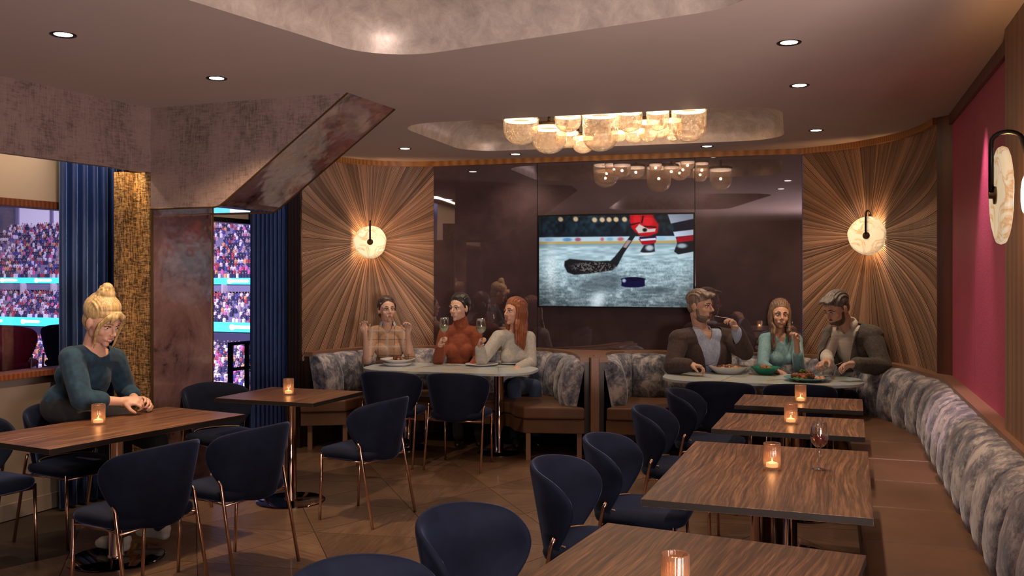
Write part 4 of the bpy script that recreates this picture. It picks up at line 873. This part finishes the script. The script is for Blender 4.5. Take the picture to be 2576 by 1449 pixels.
# ================================================================ people
from mathutils import noise as mnoise
def remesh(g, name, mats, voxel, it=4, post=None, wr=0, cut=None, solid=0):
    me = bpy.data.meshes.new(name); me.from_pydata(g.v, [], g.f); o = bpy.data.objects.new(name, me); COL.objects.link(o)
    md = o.modifiers.new('r', 'REMESH'); md.mode = 'VOXEL'; md.voxel_size = voxel
    md = o.modifiers.new('s', 'SMOOTH'); md.factor = .5; md.iterations = it
    dg = bpy.context.evaluated_depsgraph_get(); m2 = bpy.data.meshes.new_from_object(o.evaluated_get(dg)); o.modifiers.clear(); o.data = m2; m2.name = name
    if post or wr:
        n = len(m2.vertices); co = np.empty(n*3); m2.vertices.foreach_get('co', co); co = co.reshape(-1, 3)
        if post: co = post(co)
        if wr:
            no = np.empty(n*3); m2.vertices.foreach_get('normal', no); no = no.reshape(-1, 3)
            d = np.array([mnoise.noise(Vector((c[0]*9, c[1]*9, c[2]*6)))+.5*mnoise.noise(Vector((c[0]*22, c[1]*22, c[2]*13))) for c in co]); co = co+no*(d*wr)[:, None]
        m2.vertices.foreach_set('co', co.ravel())
    if cut:
        bm = bmesh.new(); bm.from_mesh(m2); bmesh.ops.delete(bm, geom=[f for f in bm.faces if cut(f.calc_center_median())], context='FACES'); bm.to_mesh(m2); bm.free()
        bm = bmesh.new(); bm.from_mesh(m2)
        bmesh.ops.delete(bm, geom=[v for v in bm.verts if not v.link_faces], context='VERTS')
        for _ in range(8):
            new = {}
            for v in bm.verts:
                if v.is_boundary:
                    nb = [e.other_vert(v).co for e in v.link_edges if e.is_boundary]
                    if len(nb) == 2: new[v] = v.co*.4+(nb[0]+nb[1])*.3
            for v, c in new.items(): v.co = c
        bm.to_mesh(m2); bm.free()
        if solid: md = o.modifiers.new('so', 'SOLIDIFY'); md.thickness = solid; md.offset = 1
    m2.materials.clear(); m2.materials.append(mats); m2.polygons.foreach_set('use_smooth', [True]*len(m2.polygons)); m2.update(); return o
def skin(name, c, c2):
    a = M(name); n = a.noise(a.coord((1, 1, 1)), 9, 3); a.base(a.ramp(n, [(.3, c), (.7, c2)])); a.set(Roughness=.5, Subsurface_Weight=.12, Subsurface_Scale=.01); a.b.inputs['Subsurface Radius'].default_value = (1, .35, .2); return a.m
def hairmat(name, c, c2):
    a = M(name); n = a.noise(a.coord((90, 90, 7)), 1.2, 4, .6); a.base(a.ramp(n, [(.35, c), (.65, c2)])); a.set(Roughness=.42, Sheen_Weight=.1); a.bump(n, .7, .004); return a.m
def cloth(name, c, c2=None, sc=(60, 60, 60), rough=.85, kind=None):
    a = M(name); c2 = c2 or tuple(min(1, q*1.35) for q in c); n = a.noise(a.coord(sc), 1, 3); col = a.ramp(n, [(.35, c), (.65, c2)])
    if kind == 'plaid':
        tc = a.coord((1, 1, 1)); sp = a.node('ShaderNodeSeparateXYZ'); a.lk(tc, sp.inputs[0]); last = col
        for ax, per, w_, cc in (('X', .075, .22, (.05, .04, .06)), ('Z', .075, .22, (.05, .04, .06)), ('X', .15, .35, (.42, .36, .32)), ('Z', .15, .30, (.42, .36, .32))):
            m1 = a.node('ShaderNodeMath', operation='MULTIPLY'); m1.inputs[1].default_value = 1/per; a.lk(sp.outputs[ax], m1.inputs[0]); m2 = a.node('ShaderNodeMath', operation='FRACT'); a.lk(m1.outputs[0], m2.inputs[0])
            m3 = a.node('ShaderNodeMath', operation='LESS_THAN'); m3.inputs[1].default_value = w_*.5; a.lk(m2.outputs[0], m3.inputs[0]); m4 = a.node('ShaderNodeMath', operation='MULTIPLY'); m4.inputs[1].default_value = .62; a.lk(m3.outputs[0], m4.inputs[0])
            mx = a.node('ShaderNodeMix', data_type='RGBA'); a.lk(m4.outputs[0], mx.inputs[0]); a.lk(last, mx.inputs[6]); mx.inputs[7].default_value = (*cc, 1); last = mx.outputs[2]
        col = last
    a.base(col); a.set(Roughness=rough, Sheen_Weight=.08); a.bump(n, .25, .001); return a.m
eyew = plain('eye_white', (.72, .70, .68), .2); iris = plain('dark_iris', (.02, .012, .008), .15); teethm = plain('teeth', (.8, .78, .74), .3)

def hand(g, wr, d, n, s=1, curl=.5, thumb=1, k=1.0, open_=0):
    wr = Vector(wr); d = Vector(d).normalized(); n = Vector(n); n = (n-d*n.dot(d)).normalized(); sd = d.cross(n)
    B = Matrix((sd, d, n)).transposed(); s = s*k
    g.ball(wr+d*.048*s, (.040*s, .052*s, .0165*s), 14, 10, B); g.cap(wr, wr+d*.03*s, .026*s, .027*s)
    for i, (o_, L) in enumerate(((-.031, .060), (-.0105, .075), (.0105, .080), (.031, .072))):
        if thumb < 0: o_ = -o_
        p = wr+d*(.078-.004*abs(i-2))*s+sd*o_*s; dr = (d+sd*o_*(3+6*open_)).normalized(); c_ = curl*(1+.12*(i-1.5)); a_ = c_*.6
        g.cap(p-dr*.02*s, p, .0105*s, .0098*s, 8)
        for f_, rr in ((.46, .0092), (.30, .0082), (.24, .0072)):
            q = p+(dr*math.cos(a_)+n*math.sin(a_))*L*f_*s; g.cap(p, q, rr*s, (rr-.0006)*s, 8); p = q; a_ += c_
    t0 = wr+d*.028*s+sd*thumb*.032*s+n*.004*s; td = (d*.62+sd*thumb*.62+n*.45*(.4+curl)).normalized(); t1 = t0+td*.036*s; td2 = (d*.85+sd*thumb*.1+n*(.3+.5*curl)).normalized(); t2 = t1+td2*.03*s
    g.cap(t0, t1, .0125*s, .0108*s, 8); g.cap(t1, t2, .0105*s, .0085*s, 8)
    return B

def person(label, head, face, s, J, sk, hair, style, top, wear, legs, female=True, up=(0, 0, 1), tilt=0, beard=None, smile=.5, hands=(), vox=.0055, jacket=None, collar=None, brow=(.03, .02, .015)):
    f = Vector(face).normalized(); u = Vector(up); u = (u-f*u.dot(f)).normalized(); r = f.cross(u)
    if tilt: q = Matrix.Rotation(tilt, 3, f); u = q @ u; r = q @ r
    R = Matrix((r, f, u)).transposed(); hc = Vector(head); H = lambda x, y, z: hc+R @ Vector((x, y, z))*s
    hip = Vector(J['hip']); root = empty('person', (hip.x, hip.y, 0), 0, label, 'person')
    nk, sl, sr = Vector(J['neck']), Vector(J['shl']), Vector(J['shr']); ax = (sr-sl).normalized(); spine = (nk-hip).normalized(); fr = spine.cross(ax).normalized()
    if fr.dot(Vector((0, -1, 0))) < 0 and J.get('back') is None: fr = -fr
    T = Matrix((ax, fr, spine)).transposed(); fem = .92 if female else 1.06
    def torso(g, inf=0, hipz=True):
        ms = (sl+sr)/2; w2 = (sr-sl).length/2
        g.cap(sl, ms+spine*.02*s, (.050*fem+inf)*s, (.062+inf)*s); g.cap(sr, ms+spine*.02*s, (.050*fem+inf)*s, (.062+inf)*s)
        ch = ms-spine*.13*s; g.ball(ch, ((w2/s*.82+inf)*s, (.105*fem+inf)*s, (.17+inf)*s), 20, 14, T)
        if female:
            for q in (-1, 1): g.ball(ch+ax*q*.062*s+fr*.062*s-spine*.02*s, ((.058+inf)*s,)*3, 14, 10)
        wa = hip.lerp(ms, .38); g.ball(wa, ((.118*fem+inf)*s, (.092+inf)*s, (.17+inf)*s), 18, 12, T)
        g.ball(hip, ((.155+inf)*s, (.112+inf)*s, (.12+inf)*s), 18, 12, T)
        g.cap(ch, wa, (.10*fem+inf)*s, (.092*fem+inf)*s); g.cap(wa, hip, (.095*fem+inf)*s, (.11+inf)*s)
    def arm(g, sh, el, wr, inf=0, to=1.0):
        sh, el, wr = Vector(sh), Vector(el), Vector(wr); k = .93 if female else 1.08
        g.cap(sh, el, (.047*k+inf)*s, (.036*k+inf)*s)
        if to > 1: e = el.lerp(wr, to-1); g.cap(el, e, (.037*k+inf)*s, ((.037-.012*(to-1))*k+inf)*s)
    # body with head and hands: one continuous surface
    g = G(); hb = H(0, -.025, -.055); g.cap(nk-spine*.02*s, hb, .055*fem*s, .050*fem*s, 14); torso(g)
    g.ball(H(0, -.008, .03), (.0755*s, .094*s, .088*s), 20, 14, R); fw = .93 if female else 1.0; g.ball(H(0, .022, -.026+.004*female), (.060*fw*s, .067*s, .087*fw*s), 20, 14, R)
    g.ball(H(0, .066, -.094+.008*female), ((.024-.006*female)*s, .019*s, .019*s), 12, 8, R)
    for q in (-1, 1):
        g.ball(H(q*(.044-.005*female), .0, -.058+.006*female), ((.020-.004*female)*s, .032*s, .030*s), 12, 8, R); g.ball(H(q*.035, .055, -.020), (.024*s, .023*s, .024*s), 12, 8, R)
        g.ball(H(q*.077, -.006, .0), (.010*s, .020*s, .031*s), 10, 8, R); g.ball(H(q*.0105, .099, -.024), (.008*s, .009*s, .007*s), 8, 6, R)
        g.cap(H(q*.012, .083, .030), H(q*.048, .068, .026), .010*s, .009*s, 8)
    g.cap(H(0, .082, .022), H(0, .109, -.017), .0080*s, (.0095 if female else .0115)*s, 8); g.cap(H(-.018, .078, -.054), H(.018, .078, -.054), .012*s, .012*s, 8)
    kf = .93 if female else 1.08
    for (sh, el, wr) in ((sl, J['ell'], J['wrl']), (sr, J['elr'], J['wrr'])):
        arm(g, sh, el, wr); g.cap(el, wr, .036*kf*s, .0235*kf*s)
    for w_, d_, n_, c_, th, *kk in hands: hand(g, w_, d_, n_, s, c_, th, .93 if female else 1.0)
    kl, kr, al, ar = [Vector(J[k]) for k in ('kl', 'kr', 'al', 'ar')]
    for q, kn, an in ((-1, kl, al), (1, kr, ar)):
        hj = hip+ax*q*.085*s; g.cap(hj, kn, .078*s, .052*s, 14); g.cap(kn, an, .050*s, .034*s)
    eyeL, eyeR = H(-.030, .068, .008), H(.030, .068, .008); fv = np.array(f); 
    def post(co):
        for e in (eyeL, eyeR):
            d = np.linalg.norm(co-np.array(e+f*.012*s), axis=1); co = co-fv*(.0085*s*np.exp(-(d/(.013*s))**2))[:, None]
        return co
    body = under(remesh(g, 'body', sk, vox, 3, post), root)
    g = G(); [g.ball(e, .0118*s, 12, 8) for e in (eyeL, eyeR)]; 
    for nm, e in (('eye', eyeL), ('eye', eyeR)):
        ob = under(G().ball(e, .0122*s, 14, 10).obj(nm, eyew, None, True), root); ir = G().ball(e+f*.0070*s, .0068*s, 10, 8).obj('iris', iris, None, True); ir.parent = ob
    # lids, brows, lips
    for e in (eyeL, eyeR):
        g = G().ball(e, .0137*s, 16, 12, R); keep = []
        for fc in g.f:
            c = sum((Vector(g.v[i]) for i in fc), Vector())/len(fc)-e; zz = c.dot(u)/(.0137*s)
            if zz > .28 or zz < -.62: keep.append(fc)
        g.f = keep; g.m = [0]*len(keep); under(g.obj('eyelid', sk, None, True), root)
    g = G()
    for q in (-1, 1): g.cap(H(q*.017, .0815, .0165), H(q*.044, .070, .017), .0032*s, .0026*s, 6)
    under(g.obj('eyelashes', iris, None, True), root)
    for q in (-1, 1): under(G().tube([H(q*.013, .0915, .0325), H(q*.030, .0885, .0365), H(q*.047, .072, .031)], 0, 6, rad=[.0030*s, .0030*s, .0015*s]).obj('eyebrow', plain('brow', brow, .8) if q < 0 else bpy.data.materials[-1] if 0 else plain('brow', brow, .8), None, True), root)
    lw = .0205; zc = .0035*smile
    under(G().tube([H(x, .0935-.018*(x/lw)**2, -.0505+zc*(x/lw)**2*1.6+.0012*math.cos(x*300)) for x in np.linspace(-lw, lw, 7)], 0, 8, rad=[.001*s, .0026*s, .0033*s, .003*s, .0033*s, .0026*s, .001*s]).obj('upper_lip', MT['lip'], None, True), root)
    under(G().tube([H(x, .0925-.018*(x/lw)**2, -.0605-.004*(smile > .7)+zc*(x/lw)**2*2.6) for x in np.linspace(-lw, lw, 7)], 0, 8, rad=[.001*s, .0030*s, .0040*s, .0044*s, .0040*s, .0030*s, .001*s]).obj('lower_lip', MT['lip'], None, True), root)
    if smile > .7: under(G().tube([H(x, .0915-.018*(x/lw)**2, -.0565+zc*(x/lw)**2*2) for x in np.linspace(-lw*.8, lw*.8, 7)], .0042*s, 6).obj('teeth', teethm, None, True), root)
    # hair
    g = G(); RT = R
    vol = {'short': 1.0, 'updo': 1.02, 'bun': 1.05, 'long': 1.06}[style]
    dyc, dzc = (.010, .010) if style == 'long' else (.009, .008) if female else (0, .002); g.ball(H(0, -.020-dyc, .050+dzc), (.0825*vol*s, .0985*vol*s, .0815*vol*s), 22, 14, RT)
    if style != 'short': g.ball(H(0, -.050, .0), (.074*s, .062*s, .078*s), 18, 12, R)
    else:
        g.ball(H(0, -.052, .0), (.070*s, .05*s, .060*s), 18, 12, R)
        for x in np.linspace(-.045, .045, 6): g.cap(H(x, .045, .105), H(x*1.1, .085, .092+.006*math.sin(x*90)), .016*s, .012*s, 8)
        for q in (-1, 1): g.cap(H(q*.070, .012, .04), H(q*.073, .010, .005), .012*s, .007*s, 8)
    nst = 15 if style in ('updo', 'bun') else 9
    for k in range(nst):
        x0 = (-.072+.144*k/(nst-1)); P_ = []
        for t in np.linspace((.17 if female else .12)*PI, 1.02*PI, 12):
            c_ = math.sqrt(max(.02, 1-(x0/.085)**2)); conv = 1-.55*max(0, t/PI-.5)*2*(style in ('updo', 'bun')) ; P_.append(H(x0*conv, -.020-dyc+.1005*vol*math.cos(t)*c_, .050+dzc+.0835*vol*math.sin(t)*c_))
        g.tube(P_, 0, 6, rad=[.003*s]+[.0068*s*random.uniform(.85, 1.15)]*10+[.004*s])
    if style == 'updo': g.ball(H(0, -.115, .01), (.040*s, .034*s, .040*s), 14, 10, R); [g.cap(H(q*.066, .028, .06), H(q*.074, .0, .0), .014*s, .010*s, 8) for q in (-1, 1)]
    if style == 'bun':
        g.ball(H(.0, -.040, .150), (.044*s, .046*s, .034*s), 14, 10, R); g.ball(H(.0, -.045, .180), (.028*s, .030*s, .026*s), 12, 8, R)
        for a_ in range(7): q = a_*.9; g.cap(H(.038*math.cos(q), -.04+.038*math.sin(q), .14), H(.03*math.cos(q+1), -.045+.03*math.sin(q+1), .175), .011*s, .008*s, 8)
        for q in (-1, 1):
            g.tube([H(q*.01, .080, .095), H(q*.045, .082, .070), H(q*.066, .062, .02), H(q*.068, .055, -.04), H(q*.060, .06, -.09), H(q*.055, .055, -.125)], 0, 8, rad=[.012*s, .014*s, .012*s, .009*s, .007*s, .003*s])
            g.tube([H(q*.0, .088, .10), H(q*.02, .100, .075), H(q*.038, .098, .045)], 0, 8, rad=[.014*s, .012*s, .004*s])
    if style == 'long':
        for q, drop in hair[1]:
            for k in range(7):
                y = .030-.020*k; x = max(.03, .076*math.sqrt(max(.05, 1-((y+.02)/.11)**2)))-.006; dl = drop*(.85+.05*k); w1 = random.uniform(-.010, .010)
                P_ = [H(q*.02, y*.7, .122), H(q*(x*.8), y, .098), H(q*(x+.006), y, .05), H(q*(x+.012), y-.004, .0), H(q*(x+.008), y+.002, -.06)]
                e = H(q*(x+.010), y, -.06); 
                for m_ in range(1, 6): P_.append(e+Vector((0, 0, -dl*m_/5))+ax*(q*.012+w1*math.sin(m_*1.9+k))*s+fr*(.055*min(1, m_/2.2)+.008*math.sin(m_*1.5+k))*s)
                g.tube(P_, 0, 8, rad=[.008*s, .012*s, .014*s, .014*s, .014*s, .015*s, .015*s, .014*s, .011*s, .005*s])
        g.ball(H(0, -.06, -.06), (.078*s, .045*s, .09*s), 16, 12, R)
    under(remesh(g, 'hair', hair[0], .0045, 2, None, .003), root)
    if beard:
        g = G(); g.ball(H(0, .027, -.076), (.059*s, .0575*s, .046*s), 18, 12, R)
        for q in (-1, 1): g.cap(H(q*.056, .012, -.02), H(q*.052, .02, -.065), .013*s, .018*s, 8); g.cap(H(0, .089, -.040), H(q*.024, .078, -.052), .006*s, .005*s, 8)
        under(remesh(g, 'beard', beard, .005, 2, None, .003), root)
    # clothes
    g = G(); torso(g, .012)
    for (sh, el, wr) in ((sl, J['ell'], J['wrl']), (sr, J['elr'], J['wrr'])): arm(g, sh, el, wr, .011 if wear['fit'] == 'thin' else .018, wear['sleeve'])
    if wear['neck'] == 'roll': g.cap(nk-spine*.01*s, nk.lerp(hb, .62), .068*s, .061*s, 16); g.cap(nk+spine*.005*s, nk.lerp(hb, .35), .076*s, .072*s, 16)
    vd = -.055 if female else -.03
    dn = .045 if wear['neck'] == 'scoop' else .0
    def cutf(c):
        d = c-nk; z = d.dot(spine)/s; y = d.dot(fr)/s; x = d.dot(ax)/s
        if wear['neck'] == 'roll': return False
        if wear['neck'] == 'v': return y > .0 and vd < z and abs(x) < .008+.55*(z-vd) or z > .02 and math.hypot(x, y) < .075
        return (math.hypot(x, y*.85) < .075 and z > -.035-dn*(y > 0)) 
    o = under(remesh(g, wear['name'], top, .0075, 4, None, .006, cutf if wear['neck'] != 'roll' else None, .003), root)
    if collar:
        for q in (-1, 1):
            pts = [nk+(-fr*.058*math.cos(t)+ax*q*.064*math.sin(t))*s+spine*(.028-.0*t)*s for t in np.linspace(0, 2.35, 9)]
            vs = []; 
            for i, p_ in enumerate(pts): t = i/8; vs += [p_+spine*.024*s, p_-spine*(.006+.028*t)*s+((p_-nk)-(spine*(p_-nk).dot(spine))).normalized()*(.014+.01*t)*s]
            fs = [(2*i, 2*i+1, 2*i+3, 2*i+2) for i in range(8)]; cc = mesh('collar', vs, fs, collar, None, True); md = cc.modifiers.new('s', 'SOLIDIFY'); md.thickness = .004; under(cc, root)
    if jacket:
        g = G(); torso(g, .027)
        for (sh, el, wr) in ((sl, J['ell'], J['wrl']), (sr, J['elr'], J['wrr'])): arm(g, sh, el, wr, .022, 1.88)
        bz = J.get('button', -.34)
        def cutj(c):
            d = c-nk; z = d.dot(spine)/s; y = d.dot(fr)/s; x = d.dot(ax)/s
            return (y > -.01 and abs(x) < .018+max(0, z-bz)*.30 and z > bz and abs(x) < .12) or (z > -.012 and math.hypot(x, y) < .082)
        under(remesh(g, 'blazer', jacket, .008, 4, None, .006, cutj, .005), root)
        for q in (-1, 1):
            vs = []
            for i in range(8):
                t = i/7; z = bz+(0-bz)*t; xi = .018+max(0, z-bz)*.30; ww = .052*math.sin(PI*min(1, t*1.15+.12))+.008
                yb = .150*(1-.25*t)-.10*max(0, t-.62)
                c0_ = nk+spine*z*s+ax*q*xi*s+fr*(yb)*s; vs += [c0_, c0_+ax*q*ww*s-fr*.018*s]
            cc = mesh('lapel', vs, [(2*i, 2*i+1, 2*i+3, 2*i+2) for i in range(7)], jacket, None, True); md = cc.modifiers.new('s', 'SOLIDIFY'); md.thickness = .006; under(cc, root)
        for (el, wr) in ((J['ell'], J['wrl']), (J['elr'], J['wrr'])):
            el, wr = Vector(el), Vector(wr); under(G().cap(el.lerp(wr, .86), el.lerp(wr, .97), .034*s, .034*s).obj('shirt_cuff', top, None, True), root)
    g = G(); g.ball(hip-spine*.03*s, (.150*s, .112*s, .105*s), 18, 12, T)
    for q, kn, an in ((-1, kl, al), (1, kr, ar)): hj = hip+ax*q*.085*s; g.cap(hj, kn, .090*s, .064*s, 14); g.cap(kn, an+Vector((0, 0, .03)), .062*s, .046*s)
    under(remesh(g, 'trousers', legs, .010, 3, None, .005), root)
    for an in (al, ar):
        fd = Vector((fr.x, fr.y, 0)).normalized(); g = G(); g.cap(an+Vector((0, 0, .0))-fd*.02, an+fd*.13*s-Vector((0, 0, .03)), .034*s, .027*s); g.cap(an-Vector((0, 0, .035))-fd*.02, an-Vector((0, 0, .04))+fd*.15*s, .028*s, .024*s)
        under(remesh(g, 'shoe', J.get('shoe', MT['shoe']), .008, 3), root)
    return root
MT['lip'] = plain('lips', (.40, .13, .11), .4); MT['shoe'] = plain('dark_shoe', (.02, .015, .015), .4); wshoe = plain('pale_shoe', (.45, .45, .42), .5)
sk1 = skin('skin_fair', (.62, .36, .26), (.70, .43, .32)); sk2 = skin('skin_tan', (.56, .34, .25), (.64, .41, .31)); sk3 = skin('skin_light', (.66, .42, .32), (.74, .48, .37))
hbr = hairmat('dark_brown_hair', (.020, .012, .010), (.06, .035, .025)); hbk = hairmat('black_hair', (.006, .005, .005), (.022, .018, .016)); hred = hairmat('red_hair', (.14, .035, .010), (.34, .10, .03))
hgr = hairmat('grey_hair', (.12, .09, .075), (.32, .26, .22)); hbl = hairmat('blonde_hair', (.30, .19, .07), (.62, .46, .22)); hlb = hairmat('light_brown_hair', (.09, .05, .03), (.26, .17, .11)); hsp = hairmat('salt_pepper_hair', (.06, .055, .05), (.20, .18, .165))
bgr = hairmat('grey_beard', (.10, .075, .06), (.22, .18, .15)); bdk = hairmat('dark_beard', (.05, .03, .02), (.12, .075, .05))
trs = cloth('dark_trousers', (.006, .007, .012)); den = cloth('denim', (.03, .05, .10))
def seat_legs(hipv, fd, s, zk=.56, L=.42, sp=.10):
    fd = Vector((fd[0], fd[1], 0)).normalized(); sd = Vector((fd.y, -fd.x, 0)); kl = hipv+fd*L*s-sd*sp*s; kr = hipv+fd*L*s+sd*sp*s; kl.z = kr.z = zk
    al = kl+fd*.03-Vector((0, 0, zk-.09)); ar = kr+fd*.03-Vector((0, 0, zk-.09)); return dict(kl=kl, kr=kr, al=al, ar=ar)
# 1 woman in plaid
Y = 8.98; s = 1.04; hp = at(978, 966, 9.02); J = dict(hip=hp, neck=at(975, 822, Y), shl=at(941, 836, Y-.02), shr=at(1014, 840, Y+.02), ell=at(922, 908, 8.80), wrl=at(918, 838, 8.70), elr=at(1030, 896, 8.80), wrr=at(1026, 840, 8.72), **seat_legs(hp, (.28, -.95), 1, L=.36))
person('woman in a brown plaid shirt on the left booth, both hands raised, holding a fork', at(973, 782, Y-.02), (.42, -.9, .08), s, J, sk2, (hbr,), 'updo', cloth('plaid_shirt', (.36, .21, .12), (.44, .27, .17), kind='plaid'), dict(name='shirt', fit='thin', sleeve=1.0, neck='v'), den,
       collar=cloth('pale_collar', (.35, .40, .43)), smile=.6, hands=((J['wrl'], (-.25, -.1, 1), (.5, -.9, 0), .75, 1), (J['wrr'], (.12, 0, 1), (-.6, -.8, 0), .9, -1)))
fork('small fork raised by the woman in plaid', at(908, 822, 8.66), at(921, 782, 8.66))
# 2 woman in rust turtleneck
Y = 9.02; s = 1.08; hp = at(1155, 962, 9.05); J = dict(hip=hp, neck=at(1159, 825, Y), shl=at(1119, 838, Y), shr=at(1196, 838, Y), ell=at(1102, 905, 8.86), wrl=at(1107, 872, 8.72), elr=at(1203, 903, 8.92), wrr=at(1180, 935, 8.72), **seat_legs(hp, (.28, -.95), 1, L=.36))
person('dark-haired woman in a rust turtleneck raising a glass of white wine', at(1155, 777, Y-.02), (-.55, -.83, -.03), s, J, sk3, (hbk,), 'updo', cloth('rust_knit', (.20, .045, .018), (.28, .07, .028), (30, 30, 120)), dict(name='turtleneck', fit='loose', sleeve=1.9, neck='roll'), trs, smile=.9,
       hands=((J['wrl'], (.25, -.35, .95), (.9, -.3, 0), 1.25, -1), (J['wrr'], (-.4, -.9, -.1), (0, 0, -1), .3, 1)), brow=(.01, .008, .008))
q = at(1118, 868, 8.66); wineglass('glass of white wine held by the woman in the turtleneck', q, 1.24, 1, MT['whitewine'])
# 3 red-haired woman
Y = 8.90; s = 1.08; hp = at(1296, 968, 8.95); J = dict(hip=hp, neck=at(1293, 838, Y), shl=at(1256, 848, Y-.03), shr=at(1331, 852, Y), ell=at(1212, 906, 8.72), wrl=at(1207, 876, 8.62), elr=at(1334, 915, 8.78), wrr=at(1305, 925, 8.52), **seat_legs(hp, (.28, -.95), 1, L=.30))
person('red-haired woman in a cream sweater smiling sideways, wine glass in hand', at(1293, 788, Y-.02), (-.70, -.66, .10), s, J, sk1, (hred, ((-1, .27), (1, .36))), 'long', cloth('cream_knit', (.42, .41, .38), (.52, .51, .47), (40, 40, 40)), dict(name='sweater', fit='loose', sleeve=1.92, neck='scoop'), den, smile=.6, tilt=.10,
       hands=((J['wrl'], (.10, -.3, .95), (.9, -.3, 0), 1.25, -1), (J['wrr'], (-.5, -.85, -.1), (0, 0, -1), .3, 1)), brow=(.12, .05, .02))
q = at(1210, 870, 8.56); wineglass('glass of white wine held by the red-haired woman', q, 1.22, 1, MT['whitewine'])
# 4 man in brown blazer
Y = 8.25; s = 1.16; hp = at(1785, 985, 8.35); J = dict(hip=hp, neck=at(1766, 838, Y), shl=at(1708, 856, Y-.12), shr=at(1834, 852, Y+.04), ell=at(1692, 922, 8.0), wrl=at(1733, 919, 7.84), elr=at(1874, 885, 8.02), wrr=at(1852, 830, 7.92), button=-.30, **seat_legs(hp, (.1, -1), 1, L=.34))
person('grey-haired bearded man in a dark brown blazer and blue shirt, eating', at(1762, 772, Y-.04), (.72, -.68, -.06), s, J, sk2, (hgr,), 'short', cloth('blue_shirt', (.30, .36, .50)), dict(name='shirt', fit='thin', sleeve=1.9, neck='v'), trs, False,
       jacket=cloth('brown_blazer', (.040, .026, .026), (.065, .042, .040)), collar=cloth('blue_collar', (.30, .36, .50)), beard=bgr, smile=.1, hands=((J['wrl'], (.9, -.3, -.05), (.2, -.2, -.9), .8, -1), (J['wrr'], (-.45, -.25, .8), (-.6, -.3, -.5), 1.0, 1)), brow=(.10, .07, .05))
fork('fork at the mouth of the grey-haired man', at(1846, 803, 7.86), at(1800, 795, 7.98)); fork('fork in the lower hand of the grey-haired man', at(1752, 927, 7.74), at(1800, 912, 7.66))
# 5 woman in pale blue
Y = 8.40; s = 1.06; hp = at(1962, 990, 8.45); J = dict(hip=hp, neck=at(1960, 843, Y), shl=at(1925, 856, Y), shr=at(2002, 856, Y), ell=at(1918, 920, 8.2), wrl=at(1946, 932, 8.02), elr=at(2010, 926, 8.15), wrr=at(2004, 864, 8.02), **seat_legs(hp, (-.1, -1), 1, L=.34))
person('smiling long-haired woman in a pale blue denim shirt lifting a fork', at(1962, 795, Y-.03), (-.10, -.99, .03), s, J, sk1, (hlb, ((-1, .17), (1, .26))), 'long', cloth('pale_denim', (.16, .33, .40), (.24, .44, .50)), dict(name='shirt', fit='thin', sleeve=1.55, neck='v'), den, collar=cloth('denim_collar', (.20, .38, .45)), smile=1.0, tilt=-.06,
       hands=((J['wrl'], (.6, -.8, -.1), (0, 0, -1), .4, 1), (J['wrr'], (-.12, -.2, .9), (-.8, -.5, 0), 1.1, 1)))
fork('fork held crosswise by the woman in pale blue', at(2026, 842, 7.93), at(1972, 819, 8.02))
# 6 man in grey blazer
Y = 7.95; s = 1.14; hp = at(2168, 985, 8.0); J = dict(hip=hp, neck=at(2132, 822, 7.84), shl=at(2096, 842, 7.98), shr=at(2192, 846, 7.72), ell=at(2078, 896, 7.80), wrl=at(2084, 908, 7.55), elr=at(2221, 924, 7.55), wrr=at(2150, 916, 7.42), button=-.30, **seat_legs(hp, (-.75, -.65), 1, L=.34))
person('man in a grey blazer and striped shirt bending over his food at the right end', at(2104, 778, 7.76), (-.78, -.45, -.42), s, J, sk2, (hsp,), 'short', cloth('striped_shirt', (.50, .47, .43), (.62, .60, .56), (3, 3, 120)), dict(name='shirt', fit='thin', sleeve=1.9, neck='v'), trs, False,
       jacket=cloth('grey_blazer', (.055, .050, .046), (.095, .085, .078)), collar=cloth('striped_collar', (.52, .48, .43)), beard=bdk, smile=.8, hands=((J['wrl'], (-.75, -.4, -.15), (.2, -.3, -.9), .95, 1), (J['wrr'], (-.95, -.15, -.05), (0, -.3, -.9), .8, -1)), brow=(.03, .02, .015))
fork('knife in the hand of the man in grey', at(2118, 912, 7.44), at(2072, 930, 7.40), 'knife')
# 7 blonde woman with a bun
Y = 5.72; s = 1.16; hp = at(178, 1022, 5.80); J = dict(hip=hp, neck=at(233, 874, 5.66), shl=at(180, 902, 5.52), shr=at(288, 904, 5.84), ell=at(205, 1005, 5.44), wrl=at(306, 1010, 5.62), elr=at(318, 985, 5.98), wrr=at(344, 1008, 5.80), back=1, shoe=wshoe, kl=Vector((-2.28, 5.42, .60)), kr=Vector((-2.14, 5.62, .60)), al=Vector((-2.22, 5.32, .09)), ar=Vector((-2.08, 5.55, .09)))
person('blonde woman with a topknot in a dark blue sweater leaning over the long table', at(258, 812, 5.60), (.80, -.42, -.42), s, J, sk1, (hbl,), 'bun', cloth('teal_blue_sweater', (.004, .024, .052), (.010, .052, .095), (20, 20, 20)), dict(name='sweater', fit='loose', sleeve=1.45, neck='crew'), trs, smile=.9,
       hands=((J['wrl'], (.95, .25, .05), (.1, .4, -.6), .9, -1), (J['wrr'], (.9, -.35, .05), (.1, -.6, -.6), .9, 1)), brow=(.25, .16, .08))
